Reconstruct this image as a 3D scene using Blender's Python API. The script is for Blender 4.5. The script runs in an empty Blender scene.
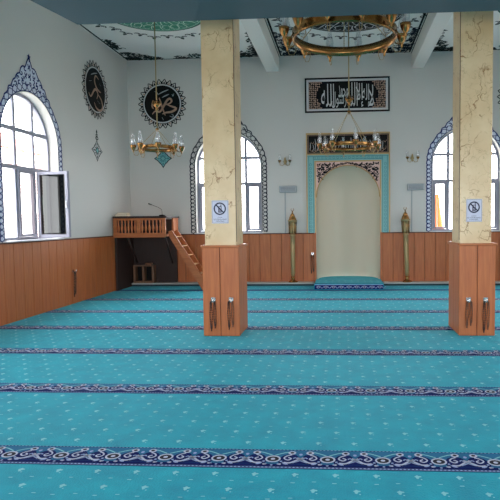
import bpy, math, random
from mathutils import Vector, Matrix
from math import sin, cos, pi, radians, sqrt, exp

S = bpy.context.scene
COL = S.collection

# ------------------------------------------------------------------ camera
F_PX, CX, CY = 537.7, 309.2, 252.9
YAW, PITCH, ROLL = 0.0613, 0.0591, -0.0100
CAM_H = 1.5
fwd = Vector((-sin(YAW) * cos(PITCH), cos(YAW) * cos(PITCH), -sin(PITCH)))
rgt = Vector((cos(YAW), sin(YAW), 0.0))
up = rgt.cross(fwd)
r2 = rgt * cos(ROLL) + up * sin(ROLL)
u2 = -rgt * sin(ROLL) + up * cos(ROLL)
cam_data = bpy.data.cameras.new('camera')
cam = bpy.data.objects.new('camera', cam_data)
COL.objects.link(cam)
m = Matrix((r2, u2, -fwd)).transposed().to_4x4()
m.translation = (0, 0, CAM_H)
cam.matrix_world = m
cam_data.sensor_fit = 'HORIZONTAL'
cam_data.sensor_width = 36
cam_data.lens = F_PX / 500 * 36
cam_data.shift_x = (250 - CX) / 500
cam_data.shift_y = (CY - 250) / 500
cam_data.clip_start = 0.05
cam_data.clip_end = 300
S.camera = cam

# ------------------------------------------------------------------ world, exposure
w = bpy.data.worlds.new('sky')
S.world = w
w.use_nodes = True
bg = w.node_tree.nodes['Background']
bg.inputs[0].default_value = (0.96, 0.975, 1.0, 1)
bg.inputs[1].default_value = 6.0
w.cycles.sampling_method = 'AUTOMATIC'
S.view_settings.view_transform = 'Standard'
S.view_settings.look = 'None'
S.view_settings.gamma = 1
S.view_settings.use_curve_mapping = False
S.view_settings.exposure = 1.1
try:
    S.cycles.max_bounces = 10
    S.cycles.diffuse_bounces = 6
    S.cycles.transparent_max_bounces = 16
    S.cycles.sample_clamp_indirect = 6
    S.cycles.use_denoising = True
except Exception:
    pass

W, C, LX, RX, XC = 12.66, 5.32, -5.05, 5.35, 0.145
YR = -3.0            # rear wall
WIN_OUT = 0.30       # wall thickness


def portal(loc, rot, sx, sy):
    l = bpy.data.lights.new('window_portal', 'AREA')
    l.shape = 'RECTANGLE'
    l.size, l.size_y = sx, sy
    l.cycles.is_portal = True
    o = bpy.data.objects.new('window_portal', l)
    COL.objects.link(o)
    o.location = loc
    o.rotation_euler = rot
    return o


def s2l(c):
    return tuple(((x / 255) / 12.92 if x / 255 <= 0.04045 else ((x / 255 + 0.055) / 1.055) ** 2.4) for x in c)


# ------------------------------------------------------------------ materials
def mat(name, rgb, rough=0.6, metal=0.0, spec=0.5, sheen=0.0, noise=0.0, nscale=8.0, bump=0.0, bscale=60.0, trans=0.0):
    M = bpy.data.materials.new(name)
    M.use_nodes = True
    nt = M.node_tree
    b = nt.nodes['Principled BSDF']
    b.inputs['Base Color'].default_value = (*rgb, 1)
    b.inputs['Roughness'].default_value = rough
    b.inputs['Metallic'].default_value = metal
    b.inputs['Specular IOR Level'].default_value = spec
    if sheen:
        b.inputs['Sheen Weight'].default_value = sheen
        b.inputs['Sheen Roughness'].default_value = 0.45
    tc = nt.nodes.new('ShaderNodeTexCoord')
    if noise:
        n = nt.nodes.new('ShaderNodeTexNoise')
        n.inputs['Scale'].default_value = nscale
        n.inputs['Detail'].default_value = 4
        nt.links.new(tc.outputs['Object'], n.inputs['Vector'])
        mx = nt.nodes.new('ShaderNodeMix')
        mx.data_type = 'RGBA'
        mx.inputs['A'].default_value = (*[c * (1 - noise) for c in rgb], 1)
        mx.inputs['B'].default_value = (*[min(1, c * (1 + noise)) for c in rgb], 1)
        nt.links.new(n.outputs['Fac'], mx.inputs['Factor'])
        nt.links.new(mx.outputs['Result'], b.inputs['Base Color'])
    if bump:
        n2 = nt.nodes.new('ShaderNodeTexNoise')
        n2.inputs['Scale'].default_value = bscale
        nt.links.new(tc.outputs['Object'], n2.inputs['Vector'])
        bp = nt.nodes.new('ShaderNodeBump')
        bp.inputs['Strength'].default_value = bump
        bp.inputs['Distance'].default_value = 0.01
        nt.links.new(n2.outputs['Fac'], bp.inputs['Height'])
        nt.links.new(bp.outputs['Normal'], b.inputs['Normal'])
    return M


def wood(name, a, b_, rough=0.45, vert=True):
    M = mat(name, a, rough)
    nt = M.node_tree
    b = nt.nodes['Principled BSDF']
    tc = nt.nodes['Texture Coordinate']
    mp = nt.nodes.new('ShaderNodeMapping')
    mp.inputs['Scale'].default_value = (14, 14, 0.9) if vert else (1.2, 14, 14)
    nt.links.new(tc.outputs['Object'], mp.inputs['Vector'])
    n = nt.nodes.new('ShaderNodeTexNoise')
    n.inputs['Scale'].default_value = 2.2
    n.inputs['Detail'].default_value = 6
    n.inputs['Distortion'].default_value = 0.6
    nt.links.new(mp.outputs[0], n.inputs['Vector'])
    r = nt.nodes.new('ShaderNodeValToRGB')
    r.color_ramp.elements[0].position = 0.32
    r.color_ramp.elements[0].color = (*a, 1)
    r.color_ramp.elements[1].position = 0.68
    r.color_ramp.elements[1].color = (*b_, 1)
    nt.links.new(n.outputs['Fac'], r.inputs['Fac'])
    nt.links.new(r.outputs[0], b.inputs['Base Color'])
    return M


def marble():
    M = mat('veined_marble', (0.5, 0.38, 0.22), 0.3, spec=0.4)
    nt = M.node_tree
    b = nt.nodes['Principled BSDF']
    tc = nt.nodes['Texture Coordinate']
    n = nt.nodes.new('ShaderNodeTexNoise')
    n.inputs['Scale'].default_value = 3.0
    n.inputs['Detail'].default_value = 5
    nt.links.new(tc.outputs['Object'], n.inputs['Vector'])
    r = nt.nodes.new('ShaderNodeValToRGB')
    r.color_ramp.elements[0].position = 0.3
    r.color_ramp.elements[0].color = (*s2l((214, 184, 140)), 1)
    r.color_ramp.elements[1].position = 0.7
    r.color_ramp.elements[1].color = (*s2l((230, 206, 166)), 1)
    nt.links.new(n.outputs['Fac'], r.inputs['Fac'])

    def vein(scale, dist, w0, w1, yz):
        mp = nt.nodes.new('ShaderNodeMapping')
        mp.inputs['Scale'].default_value = yz
        nd = nt.nodes.new('ShaderNodeTexNoise')
        nd.inputs['Scale'].default_value = 5
        nd.inputs['Detail'].default_value = 3
        nt.links.new(tc.outputs['Object'], nd.inputs['Vector'])
        mm = nt.nodes.new('ShaderNodeMix')
        mm.data_type = 'RGBA'
        mm.blend_type = 'ADD'
        mm.inputs['Factor'].default_value = dist
        nt.links.new(tc.outputs['Object'], mm.inputs['A'])
        nt.links.new(nd.outputs['Color'], mm.inputs['B'])
        nt.links.new(mm.outputs['Result'], mp.inputs['Vector'])
        v = nt.nodes.new('ShaderNodeTexVoronoi')
        v.feature = 'DISTANCE_TO_EDGE'
        v.inputs['Scale'].default_value = scale
        nt.links.new(mp.outputs[0], v.inputs['Vector'])
        mr = nt.nodes.new('ShaderNodeMapRange')
        mr.inputs['From Min'].default_value = w0
        mr.inputs['From Max'].default_value = w1
        mr.inputs['To Min'].default_value = 1
        mr.inputs['To Max'].default_value = 0
        nt.links.new(v.outputs['Distance'], mr.inputs['Value'])
        # break the veins up
        nb = nt.nodes.new('ShaderNodeTexNoise')
        nb.inputs['Scale'].default_value = 3.5
        nb.inputs['Detail'].default_value = 2
        nt.links.new(tc.outputs['Object'], nb.inputs['Vector'])
        m2 = nt.nodes.new('ShaderNodeMapRange')
        m2.inputs['From Min'].default_value = 0.44
        m2.inputs['From Max'].default_value = 0.54
        nt.links.new(nb.outputs['Fac'], m2.inputs['Value'])
        mu = nt.nodes.new('ShaderNodeMath')
        mu.operation = 'MULTIPLY'
        nt.links.new(mr.outputs[0], mu.inputs[0])
        nt.links.new(m2.outputs[0], mu.inputs[1])
        return mu.outputs[0]
    v1 = vein(3.2, 0.35, 0.0, 0.022, (1, 1, 0.6))
    mx = nt.nodes.new('ShaderNodeMix')
    mx.data_type = 'RGBA'
    mx.inputs['B'].default_value = (*s2l((152, 104, 62)), 1)
    nt.links.new(v1, mx.inputs['Factor'])
    nt.links.new(r.outputs[0], mx.inputs['A'])
    v2 = vein(7, 0.5, 0.0, 0.03, (1, 1, 0.8))
    sc = nt.nodes.new('ShaderNodeMath')
    sc.operation = 'MULTIPLY'
    sc.inputs[1].default_value = 0.45
    nt.links.new(v2, sc.inputs[0])
    m3 = nt.nodes.new('ShaderNodeMix')
    m3.data_type = 'RGBA'
    m3.inputs['B'].default_value = (*s2l((150, 118, 78)), 1)
    nt.links.new(sc.outputs[0], m3.inputs['Factor'])
    nt.links.new(mx.outputs['Result'], m3.inputs['A'])
    nt.links.new(m3.outputs['Result'], b.inputs['Base Color'])
    return M


def glass(name, tint=(1, 1, 1), refl=0.08):
    M = bpy.data.materials.new(name)
    M.use_nodes = True
    nt = M.node_tree
    nt.nodes.clear()
    o = nt.nodes.new('ShaderNodeOutputMaterial')
    t = nt.nodes.new('ShaderNodeBsdfTransparent')
    t.inputs[0].default_value = (*tint, 1)
    g = nt.nodes.new('ShaderNodeBsdfGlossy')
    g.inputs['Roughness'].default_value = 0.03
    mx = nt.nodes.new('ShaderNodeMixShader')
    mx.inputs[0].default_value = refl
    nt.links.new(t.outputs[0], mx.inputs[1])
    nt.links.new(g.outputs[0], mx.inputs[2])
    nt.links.new(mx.outputs[0], o.inputs[0])
    return M


def carpet_mat(name, a, b_, sheen=0.35):
    M = mat(name, a, 0.85, spec=0.25, sheen=sheen, bump=0.5, bscale=90)
    nt = M.node_tree
    b = nt.nodes['Principled BSDF']
    b.inputs['Sheen Tint'].default_value = (0.45, 0.85, 0.9, 1)
    tc = nt.nodes['Texture Coordinate']
    n = nt.nodes.new('ShaderNodeTexNoise')
    n.inputs['Scale'].default_value = 5.0
    n.inputs['Detail'].default_value = 8
    n.inputs['Roughness'].default_value = 0.65
    nt.links.new(tc.outputs['Object'], n.inputs['Vector'])
    mx = nt.nodes.new('ShaderNodeMix')
    mx.data_type = 'RGBA'
    mx.inputs['A'].default_value = (*a, 1)
    mx.inputs['B'].default_value = (*b_, 1)
    mr = nt.nodes.new('ShaderNodeMapRange')
    mr.inputs['From Min'].default_value = 0.3
    mr.inputs['From Max'].default_value = 0.7
    nt.links.new(n.outputs['Fac'], mr.inputs['Value'])
    nt.links.new(mr.outputs[0], mx.inputs['Factor'])
    nt.links.new(mx.outputs['Result'], b.inputs['Base Color'])
    return M


P = dict(
    wall=mat('painted_plaster_wall', s2l((212, 209, 204)), 0.7, noise=0.02, nscale=1.2),
    ceil=mat('painted_ceiling', s2l((244, 242, 236)), 0.75),
    beam=mat('painted_beam', s2l((232, 228, 220)), 0.7),
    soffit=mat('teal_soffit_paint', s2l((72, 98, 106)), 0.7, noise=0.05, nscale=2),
    wood=wood('cherry_wood', s2l((172, 92, 46)), s2l((192, 110, 58))),
    woodseam=mat('dark_seam', s2l((92, 48, 32)), 0.7),
    woodlight=wood('pale_oak_edge', s2l((214, 160, 112)), s2l((224, 176, 128))),
    woodh=wood('cherry_wood_horizontal', s2l((168, 92, 48)), s2l((190, 112, 62)), vert=False),
    darkwood_shade=wood('walnut_and_shade', s2l((44, 27, 22)), s2l((54, 33, 27)), rough=0.6),  # dark platform wood, also the painted shade on panels around the deck
    marble=marble(),
    white=mat('white_painted_frame', s2l((222, 222, 226)), 0.35),
    frame=mat('grey_window_frame', s2l((152, 152, 166)), 0.5, spec=0.2),
    gasket=mat('dark_gasket', s2l((70, 62, 70)), 0.6),
    glass=glass('window_glass'),
    lampglass=glass('lamp_glass', (0.93, 0.94, 0.96), 0.22),
    sashglass=glass('sash_glass_painted_reflection', (0.03, 0.035, 0.034), 0.035),  # near-black tint stands in for the grey room reflected in the pane
    black=mat('black_enamel', s2l((12, 9, 10)), 0.6, spec=0.2),
    ink=mat('black_ink', s2l((20, 17, 24)), 0.8, spec=0.15),
    navy=mat('navy_glaze', s2l((26, 42, 110)), 0.7, spec=0.2),
    darknavy=mat('dark_navy_glaze', s2l((22, 26, 48)), 0.7, spec=0.2),
    paleblue=mat('pale_blue_glaze', s2l((222, 228, 244)), 0.5),
    teal=mat('turquoise_tile', s2l((120, 184, 186)), 0.4, noise=0.12, nscale=30),
    tealdark=mat('dark_turquoise', s2l((60, 128, 132)), 0.5),
    silver=mat('silver_leaf', s2l((206, 206, 208)), 0.4),
    pink=mat('rose_plaster', s2l((226, 190, 180)), 0.6),
    bronze=mat('bronze_leaf', s2l((176, 140, 118)), 0.4),
    rackwood=wood('stained_rack_wood', s2l((112, 78, 58)), s2l((128, 92, 68))),
    cream=mat('cream_niche', s2l((220, 208, 188)), 0.7),
    gold=mat('gold_moulding', s2l((190, 158, 110)), 0.4, metal=0.3),
    brass=mat('polished_brass', s2l((168, 124, 74)), 0.25, metal=0.9),
    brassdark=mat('aged_brass', s2l((176, 152, 108)), 0.35, metal=0.45),
    green=mat('green_ceiling_paint', s2l((52, 140, 112)), 0.6, noise=0.15, nscale=8),
    greenpale=mat('pale_green_line', s2l((206, 232, 214)), 0.6),
    foliage=mat('dark_foliage_paint', s2l((58, 66, 62)), 0.8, spec=0.2),
    trim=mat('dark_cornice_line', s2l((26, 24, 25)), 0.7, spec=0.2),
    metal=mat('grey_painted_metal', s2l((164, 170, 174)), 0.45, metal=0.2),
    chrome=mat('bright_chrome', s2l((225, 225, 225)), 0.2, metal=1.0),
    bead=mat('dark_beads', s2l((58, 34, 28)), 0.35),
    bead2=mat('brown_beads', s2l((112, 70, 48)), 0.35),
    sign=mat('lilac_white_paper', s2l((206, 208, 226)), 0.5),
    signink=mat('navy_print', s2l((28, 30, 66)), 0.6),
    orange=mat('orange_cloth', s2l((232, 120, 60)), 0.8),
    bldg=mat('sunlit_building', s2l((235, 228, 220)), 0.9),
    roof=mat('red_roof_tiles', s2l((190, 110, 96)), 0.9),
    shutter=mat('rose_shutter', s2l((150, 112, 108)), 0.8),
    ground=mat('pale_paving', s2l((170, 168, 162)), 0.9),
    ledge=mat('aluminium_ledge', s2l((188, 190, 188)), 0.4),
    ledgeshade=mat('ledge_front_shadow', s2l((34, 62, 70)), 0.8),  # shadow strip below the ledge, put into the front's colour
    book=mat('tan_cover', s2l((214, 186, 148)), 0.6),
    page=mat('page_edges', s2l((232, 222, 200)), 0.8),
    cp=carpet_mat('turquoise_carpet_pile', s2l((0, 152, 182)), s2l((0, 182, 204)), 0.22),
    cpdot=mat('pale_turquoise_flower', s2l((146, 222, 230)), 0.85),
    cpmid=mat('mid_blue_pile', s2l((18, 116, 164)), 0.85),
    cpnavy=mat('navy_pile', s2l((16, 34, 100)), 0.9, spec=0.1),
    cplav=mat('lavender_pile', s2l((166, 186, 228)), 0.9, spec=0.1),
    cppink=mat('rose_white_pile', s2l((206, 214, 234)), 0.9, spec=0.1),
    cpblack=mat('black_pile', s2l((20, 22, 48)), 0.9),
)


# ------------------------------------------------------------------ mesh builder
class MB:
    def __init__(s):
        s.v, s.f, s.m, s.sm, s.mats = [], [], [], [], []

    def mi(s, m_):
        if m_ not in s.mats:
            s.mats.append(m_)
        return s.mats.index(m_)

    def add(s, vs, fs, m_, smooth=False):
        o = len(s.v)
        s.v += [tuple(x) for x in vs]
        k = s.mi(m_)
        for f in fs:
            s.f.append(tuple(i + o for i in f))
            s.m.append(k)
            s.sm.append(smooth)
        return s

    def box(s, x0, x1, y0, y1, z0, z1, m_, bev=0.0):
        if bev <= 0:
            vs = [(x, y, z) for x in (x0, x1) for y in (y0, y1) for z in (z0, z1)]
            return s.add(vs, [(0, 1, 3, 2), (4, 6, 7, 5), (0, 4, 5, 1), (2, 3, 7, 6), (0, 2, 6, 4), (1, 5, 7, 3)], m_)
        b = min(bev, (x1 - x0) * .45, (y1 - y0) * .45, (z1 - z0) * .45)
        import itertools
        lo, hi = (x0, y0, z0), (x1, y1, z1)
        vs, idx = [], {}
        for c in itertools.product((0, 1), repeat=3):
            for ax in range(3):
                p = [(hi[i] if c[i] else lo[i]) for i in range(3)]
                for i in range(3):
                    if i != ax:
                        p[i] += -b if c[i] else b
                idx[(c, ax)] = len(vs)
                vs.append(p)
        fs = []
        for ax in range(3):
            o1, o2 = [i for i in range(3) if i != ax]
            for sgn in (0, 1):
                q = []
                for a_, b_ in ((0, 0), (1, 0), (1, 1), (0, 1)):
                    c = [0, 0, 0]
                    c[ax] = sgn
                    c[o1] = a_
                    c[o2] = b_
                    q.append(idx[(tuple(c), ax)])
                fs.append(tuple(q))
        for ax in range(3):      # edge bevels along axis ax
            o1, o2 = [i for i in range(3) if i != ax]
            for a_ in (0, 1):
                for b_ in (0, 1):
                    c0 = [0, 0, 0]
                    c0[o1] = a_
                    c0[o2] = b_
                    c1 = list(c0)
                    c1[ax] = 1
                    c0, c1 = tuple(c0), tuple(c1)
                    fs.append((idx[(c0, o1)], idx[(c1, o1)], idx[(c1, o2)], idx[(c0, o2)]))
        for c in itertools.product((0, 1), repeat=3):
            fs.append(tuple(idx[(c, ax)] for ax in range(3)))
        return s.add(vs, fs, m_)

    def lathe(s, prof, c, m_, n=16, axis=None, cap=True):
        """prof: list of (r, h) along axis from c"""
        ax = Vector(axis or (0, 0, 1)).normalized()
        a = ax.orthogonal().normalized()
        b = ax.cross(a)
        c = Vector(c)
        vs, fs = [], []
        for r, h in prof:
            for i in range(n):
                t = 2 * pi * i / n
                vs.append(c + ax * h + (a * cos(t) + b * sin(t)) * r)
        for j in range(len(prof) - 1):
            for i in range(n):
                k = (i + 1) % n
                fs.append((j * n + i, j * n + k, (j + 1) * n + k, (j + 1) * n + i))
        if cap:
            fs.append(tuple(range(n))[::-1])
            fs.append(tuple((len(prof) - 1) * n + i for i in range(n)))
        return s.add(vs, fs, m_, True)

    def rod(s, p, q, r, m_, n=8, r1=None):
        p, q = Vector(p), Vector(q)
        L = (q - p).length
        return s.lathe([(r, 0), (r1 if r1 is not None else r, L)], p, m_, n, q - p)

    def tube(s, pts, r, m_, n=6, closed=False):
        pts = [Vector(p) for p in pts]
        N = len(pts)
        vs, fs = [], []
        prev = None
        for i, p in enumerate(pts):
            if closed:
                t = pts[(i + 1) % N] - pts[i - 1]
            else:
                t = pts[min(i + 1, N - 1)] - pts[max(i - 1, 0)]
            t.normalize()
            if prev is None:
                a = t.orthogonal().normalized()
            else:
                a = (prev - t * prev.dot(t))
                a = a.normalized() if a.length > 1e-6 else t.orthogonal().normalized()
            prev = a
            b = t.cross(a)
            for k in range(n):
                g = 2 * pi * k / n
                vs.append(p + (a * cos(g) + b * sin(g)) * r)
        for i in range(N if closed else N - 1):
            j = (i + 1) % N
            for k in range(n):
                l = (k + 1) % n
                fs.append((i * n + k, i * n + l, j * n + l, j * n + k))
        if not closed:
            fs.append(tuple(range(n))[::-1])
            fs.append(tuple((N - 1) * n + k for k in range(n)))
        return s.add(vs, fs, m_, True)

    def build(s, name, parent=None, origin=None):
        me = bpy.data.meshes.new(name)
        ox, oy, oz = origin or (0, 0, 0)
        me.from_pydata([(x - ox, y - oy, z - oz) for x, y, z in s.v], [], s.f)
        for m_ in s.mats:
            me.materials.append(P[m_])
        me.polygons.foreach_set('material_index', s.m)
        me.polygons.foreach_set('use_smooth', s.sm)
        me.update()
        o = bpy.data.objects.new(name, me)
        COL.objects.link(o)
        if parent:
            o.parent = parent
            px, py, pz = parent.get('base', (0, 0, 0))
            o.location = (ox - px, oy - py, oz - pz) if origin else (-px, -py, -pz)
        elif origin:
            o.location = origin
        return o


def tag(o, label, cat, group=None, kind=None):
    o['label'] = label
    o['category'] = cat
    if group:
        o['group'] = group
    if kind:
        o['kind'] = kind
    return o


def struct(o):
    o['kind'] = 'structure'
    return o


BASES = {}


def empty(name, base=(0, 0, 0)):
    o = bpy.data.objects.new(name, None)
    COL.objects.link(o)
    o.empty_display_size = 0.1
    o.location = base
    o['base'] = tuple(base)
    return o


def copy_tree(o, parent=None):
    c = o.copy()
    COL.objects.link(c)
    if parent:
        c.parent = parent
    for ch in list(o.children):
        copy_tree(ch, c)
    return c


# ------------------------------------------------------------------ flat ornament builder
class Flat:
    """2-D ornament (u, v) with layers of paint thickness, mapped to a surface by fn(u, v, h)"""
    def __init__(s, fn, step=0.0012, mb=None, flip=False):
        s.fn, s.step, s.mb, s.flip = fn, step, mb or MB(), flip

    def poly(s, pts, m_, layer=1):
        vs = [s.fn(u, v, layer * s.step) for u, v in pts]
        f = tuple(range(len(pts)))
        s.mb.add(vs, [f[::-1] if s.flip else f], m_)

    def strip(s, A, B, m_, layer=1, closed=False):
        n = len(A)
        vs = [s.fn(u, v, layer * s.step) for u, v in A] + [s.fn(u, v, layer * s.step) for u, v in B]
        fs = []
        for i in range(n if closed else n - 1):
            j = (i + 1) % n
            f = (i, j, n + j, n + i)
            fs.append(f[::-1] if s.flip else f)
        s.mb.add(vs, fs, m_)

    def rect(s, u0, u1, v0, v1, m_, layer=1):
        s.poly([(u0, v0), (u1, v0), (u1, v1), (u0, v1)], m_, layer)

    def frame(s, u0, u1, v0, v1, t, m_, layer=1):
        s.rect(u0, u1, v0, v0 + t, m_, layer)
        s.rect(u0, u1, v1 - t, v1, m_, layer)
        s.rect(u0, u0 + t, v0 + t, v1 - t, m_, layer)
        s.rect(u1 - t, u1, v0 + t, v1 - t, m_, layer)

    def ell(s, cu, cv, a, b, m_, layer=1, n=16, rot=0):
        s.poly([(cu + a * cos(t) * cos(rot) - b * sin(t) * sin(rot), cv + a * cos(t) * sin(rot) + b * sin(t) * cos(rot))
                for t in [2 * pi * i / n for i in range(n)]], m_, layer)

    def ring(s, cu, cv, a, b, t, m_, layer=1, n=16):
        A = [(cu + a * cos(g), cv + b * sin(g)) for g in [2 * pi * i / n for i in range(n)]]
        B = [(cu + (a - t) * cos(g), cv + (b - t) * sin(g)) for g in [2 * pi * i / n for i in range(n)]]
        s.strip(B, A, m_, layer, True)

    def stroke(s, pts, wd, m_, layer=1, sub=4, taper=False):
        P_ = []
        n = len(pts)
        if sub > 1 and n > 2:
            for i in range(n - 1):
                p0, p1, p2, p3 = pts[max(i - 1, 0)], pts[i], pts[i + 1], pts[min(i + 2, n - 1)]
                for k in range(sub):
                    t = k / sub
                    P_.append(tuple(0.5 * (2 * p1[a] + (p2[a] - p0[a]) * t + (2 * p0[a] - 5 * p1[a] + 4 * p2[a] - p3[a]) * t * t +
                                           (-p0[a] + 3 * p1[a] - 3 * p2[a] + p3[a]) * t ** 3) for a in (0, 1)))
            P_.append(pts[-1])
        else:
            P_ = list(pts)
        A, B = [], []
        N = len(P_)
        for i, (u, v) in enumerate(P_):
            q, p = P_[min(i + 1, N - 1)], P_[max(i - 1, 0)]
            du, dv = q[0] - p[0], q[1] - p[1]
            l = sqrt(du * du + dv * dv) or 1
            hw = wd / 2 * ((0.35 + 0.65 * sin(pi * i / (N - 1))) if taper else 1)
            A.append((u - dv / l * hw, v + du / l * hw))
            B.append((u + dv / l * hw, v - du / l * hw))
        s.strip(B, A, m_, layer)

    def leaf(s, cu, cv, ln, wd, rot, m_, layer=1):
        pts = []
        for x, y in ((0, 0), (.25, .42), (.55, .5), (1, 0), (.55, -.5), (.25, -.42)):
            a, b = x * ln, y * wd
            pts.append((cu + a * cos(rot) - b * sin(rot), cv + a * sin(rot) + b * cos(rot)))
        s.poly(pts, m_, layer)

    def scroll(s, cu, cv, r, rot, wd, m_, layer=1, hand=1):
        pts = []
        for i in range(7):
            t = i / 6
            a = rot + hand * t * 4.2
            rr = r * (1 - 0.72 * t)
            pts.append((cu + rr * cos(a), cv + rr * sin(a)))
        s.stroke(pts, wd, m_, layer, 2)


# text shaping ------------------------------------------------------------
FORMS = {'ا': (0xFE8D, 0xFE8E), 'د': (0xFEA9, 0xFEAA), 'ر': (0xFEAD, 0xFEAE), 'و': (0xFEED, 0xFEEE), 'إ': (0xFE87, 0xFE88),
         'ح': (0xFEA1, 0xFEA2, 0xFEA3, 0xFEA4), 'س': (0xFEB1, 0xFEB2, 0xFEB3, 0xFEB4), 'ل': (0xFEDD, 0xFEDE, 0xFEDF, 0xFEE0),
         'م': (0xFEE1, 0xFEE2, 0xFEE3, 0xFEE4), 'ه': (0xFEE9, 0xFEEA, 0xFEEB, 0xFEEC)}


def shape_arabic(t):
    out = []
    for word in t.split(' '):
        res, prev = [], False
        i = 0
        while i < len(word):
            ch = word[i]
            if ch == 'ل' and i + 1 < len(word) and word[i + 1] == 'ا':
                res.append(chr(0xFEFC if prev else 0xFEFB))
                prev = False
                i += 2
                continue
            f = FORMS[ch]
            nxt = i + 1 < len(word)
            if len(f) == 2:
                res.append(chr(f[1] if prev else f[0]))
                prev = False
            else:
                res.append(chr(f[3] if prev and nxt else f[1] if prev else f[2] if nxt else f[0]))
                prev = nxt
            i += 1
        out.append(''.join(reversed(res)))
    return ' '.join(reversed(out))


def text_geo(body):
    c = bpy.data.curves.new('t', 'FONT')
    c.body = body
    c.resolution_u = 3
    o = bpy.data.objects.new('t', c)
    COL.objects.link(o)
    bpy.context.view_layer.update()
    me = o.evaluated_get(bpy.context.evaluated_depsgraph_get()).to_mesh()
    vs = [(v.co.x, v.co.y) for v in me.vertices]
    fs = [tuple(p.vertices) for p in me.polygons]
    bpy.data.objects.remove(o)
    bpy.data.curves.remove(c)
    x0, x1 = min(v[0] for v in vs), max(v[0] for v in vs)
    y0, y1 = min(v[1] for v in vs), max(v[1] for v in vs)
    return [((x - x0) / (x1 - x0), (y - y0) / (y1 - y0)) for x, y in vs], fs


def put_text(fl, body, u0, u1, v0, v1, m_, layer):
    vs, fs = text_geo(body)
    fl.mb.add([fl.fn(u0 + (u1 - u0) * a, v0 + (v1 - v0) * b, layer * fl.step) for a, b in vs],
              [f[::-1] for f in fs] if fl.flip else fs, m_)


on_back = lambda u, v, h: (u, W - h, v)
on_left = lambda u, v, h: (LX + h, u, v)
on_ceil = lambda u, v, h: (u, v, C - h)
on_floor = lambda u, v, h: (u, v, h)


# ------------------------------------------------------------------ walls with arched openings
def arch_top(u, o):
    """opening o = (u0, u1, sill, spring, rise)"""
    u0, u1, sill, spr, rise = o
    a = (u1 - u0) / 2
    t = max(-1, min(1, (u - (u0 + u1) / 2) / a))
    return spr + rise * sqrt(max(0, 1 - t * t))


def build_wall(name, ua, ub, z1, openings, fn, flip, m_='wall', thick=WIN_OUT, sill_m='white'):
    mb = MB()
    us = {ua, ub}
    for o in openings:
        n = 28
        for i in range(n + 1):
            us.add((o[0] + o[1]) / 2 - (o[1] - o[0]) / 2 * cos(pi * i / n))
    us = sorted(us)

    def face(pts):
        mb.add([fn(*p) for p in pts], [(0, 1, 2, 3) if not flip else (3, 2, 1, 0)], m_)
    for a, b in zip(us, us[1:]):
        mid = (a + b) / 2
        op = next((o for o in openings if o[0] < mid < o[1]), None)
        for h in (0, -thick):
            if op is None:
                face([(a, 0, h), (b, 0, h), (b, z1, h), (a, z1, h)])
            else:
                if op[2] > 0:
                    face([(a, 0, h), (b, 0, h), (b, op[2], h), (a, op[2], h)])
                face([(a, arch_top(a, op), h), (b, arch_top(b, op), h), (b, z1, h), (a, z1, h)])
        if op:
            face([(a, arch_top(a, op), 0), (b, arch_top(b, op), 0), (b, arch_top(b, op), -thick), (a, arch_top(a, op), -thick)])
            if op[2] > 0:
                face([(a, op[2], 0), (b, op[2], 0), (b, op[2], -thick), (a, op[2], -thick)])
    for o in openings:
        for u in o[:2]:
            face([(u, o[2], 0), (u, o[3], 0), (u, o[3], -thick), (u, o[2], -thick)])
    # closed rim
    face([(ua, z1, 0), (ub, z1, 0), (ub, z1, -thick), (ua, z1, -thick)])
    face([(ua, 0, 0), (ua, z1, 0), (ua, z1, -thick), (ua, 0, -thick)])
    face([(ub, 0, 0), (ub, z1, 0), (ub, z1, -thick), (ub, 0, -thick)])
    return struct(mb.build(name))


SILL = 1.235
WL = (7.79, 9.39, SILL, 2.82, 0.80)                 # left wall window
NEAR = [(4.2, 5.8, SILL, 2.82, 0.8)]
WB1 = (-3.46, -1.89, SILL, 2.83, 0.785)
WB2 = (2.09, 3.66, SILL, 2.83, 0.785)
NICHE = (-0.60, 0.885, 0.0, 2.05, 0.74)
build_wall('wall_left', YR, W, C, [WL] + NEAR, on_left, False)
build_wall('wall_right', YR, W, C, [WL] + NEAR, lambda u, v, h: (RX - h, u, v), True)
build_wall('wall_back', LX - WIN_OUT, RX + WIN_OUT, C, [WB1, WB2, NICHE], on_back, False)
REAR = [(-4.0, -1.6, 1.0, 2.6, 0.3), (-1.1, 1.4, 0.0, 2.6, 0.3), (1.9, 4.3, 1.0, 2.6, 0.3)]
build_wall('wall_rear', LX - WIN_OUT, RX + WIN_OUT, C, REAR, lambda u, v, h: (u, YR + h, v), True)

# ceiling: slab, painted ornament, dark cornice lines, beams
cb = MB()
cb.box(LX - WIN_OUT, RX + WIN_OUT, YR - WIN_OUT, W + WIN_OUT, C, C + 0.2, 'ceil')
cf = Flat(on_ceil, mb=cb, flip=True)
rnd = random.Random(4)


def vine_cluster(fl, cu, cv, du, dv, n, m_, spread, layer=1, r=0.075):
    for i in range(n):
        a, b = rnd.random(), rnd.random() ** 1.6
        u, v = cu + du[0] * a + dv[0] * b * spread(a), cv + du[1] * a + dv[1] * b * spread(a)
        fl.scroll(u, v, r * (0.7 + rnd.random() * 0.6), rnd.random() * 6.3, r * 0.3, m_, layer, rnd.choice((-1, 1)))
        fl.leaf(u, v, r * 1.6, r * 0.8, rnd.random() * 6.3, m_, layer)


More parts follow.
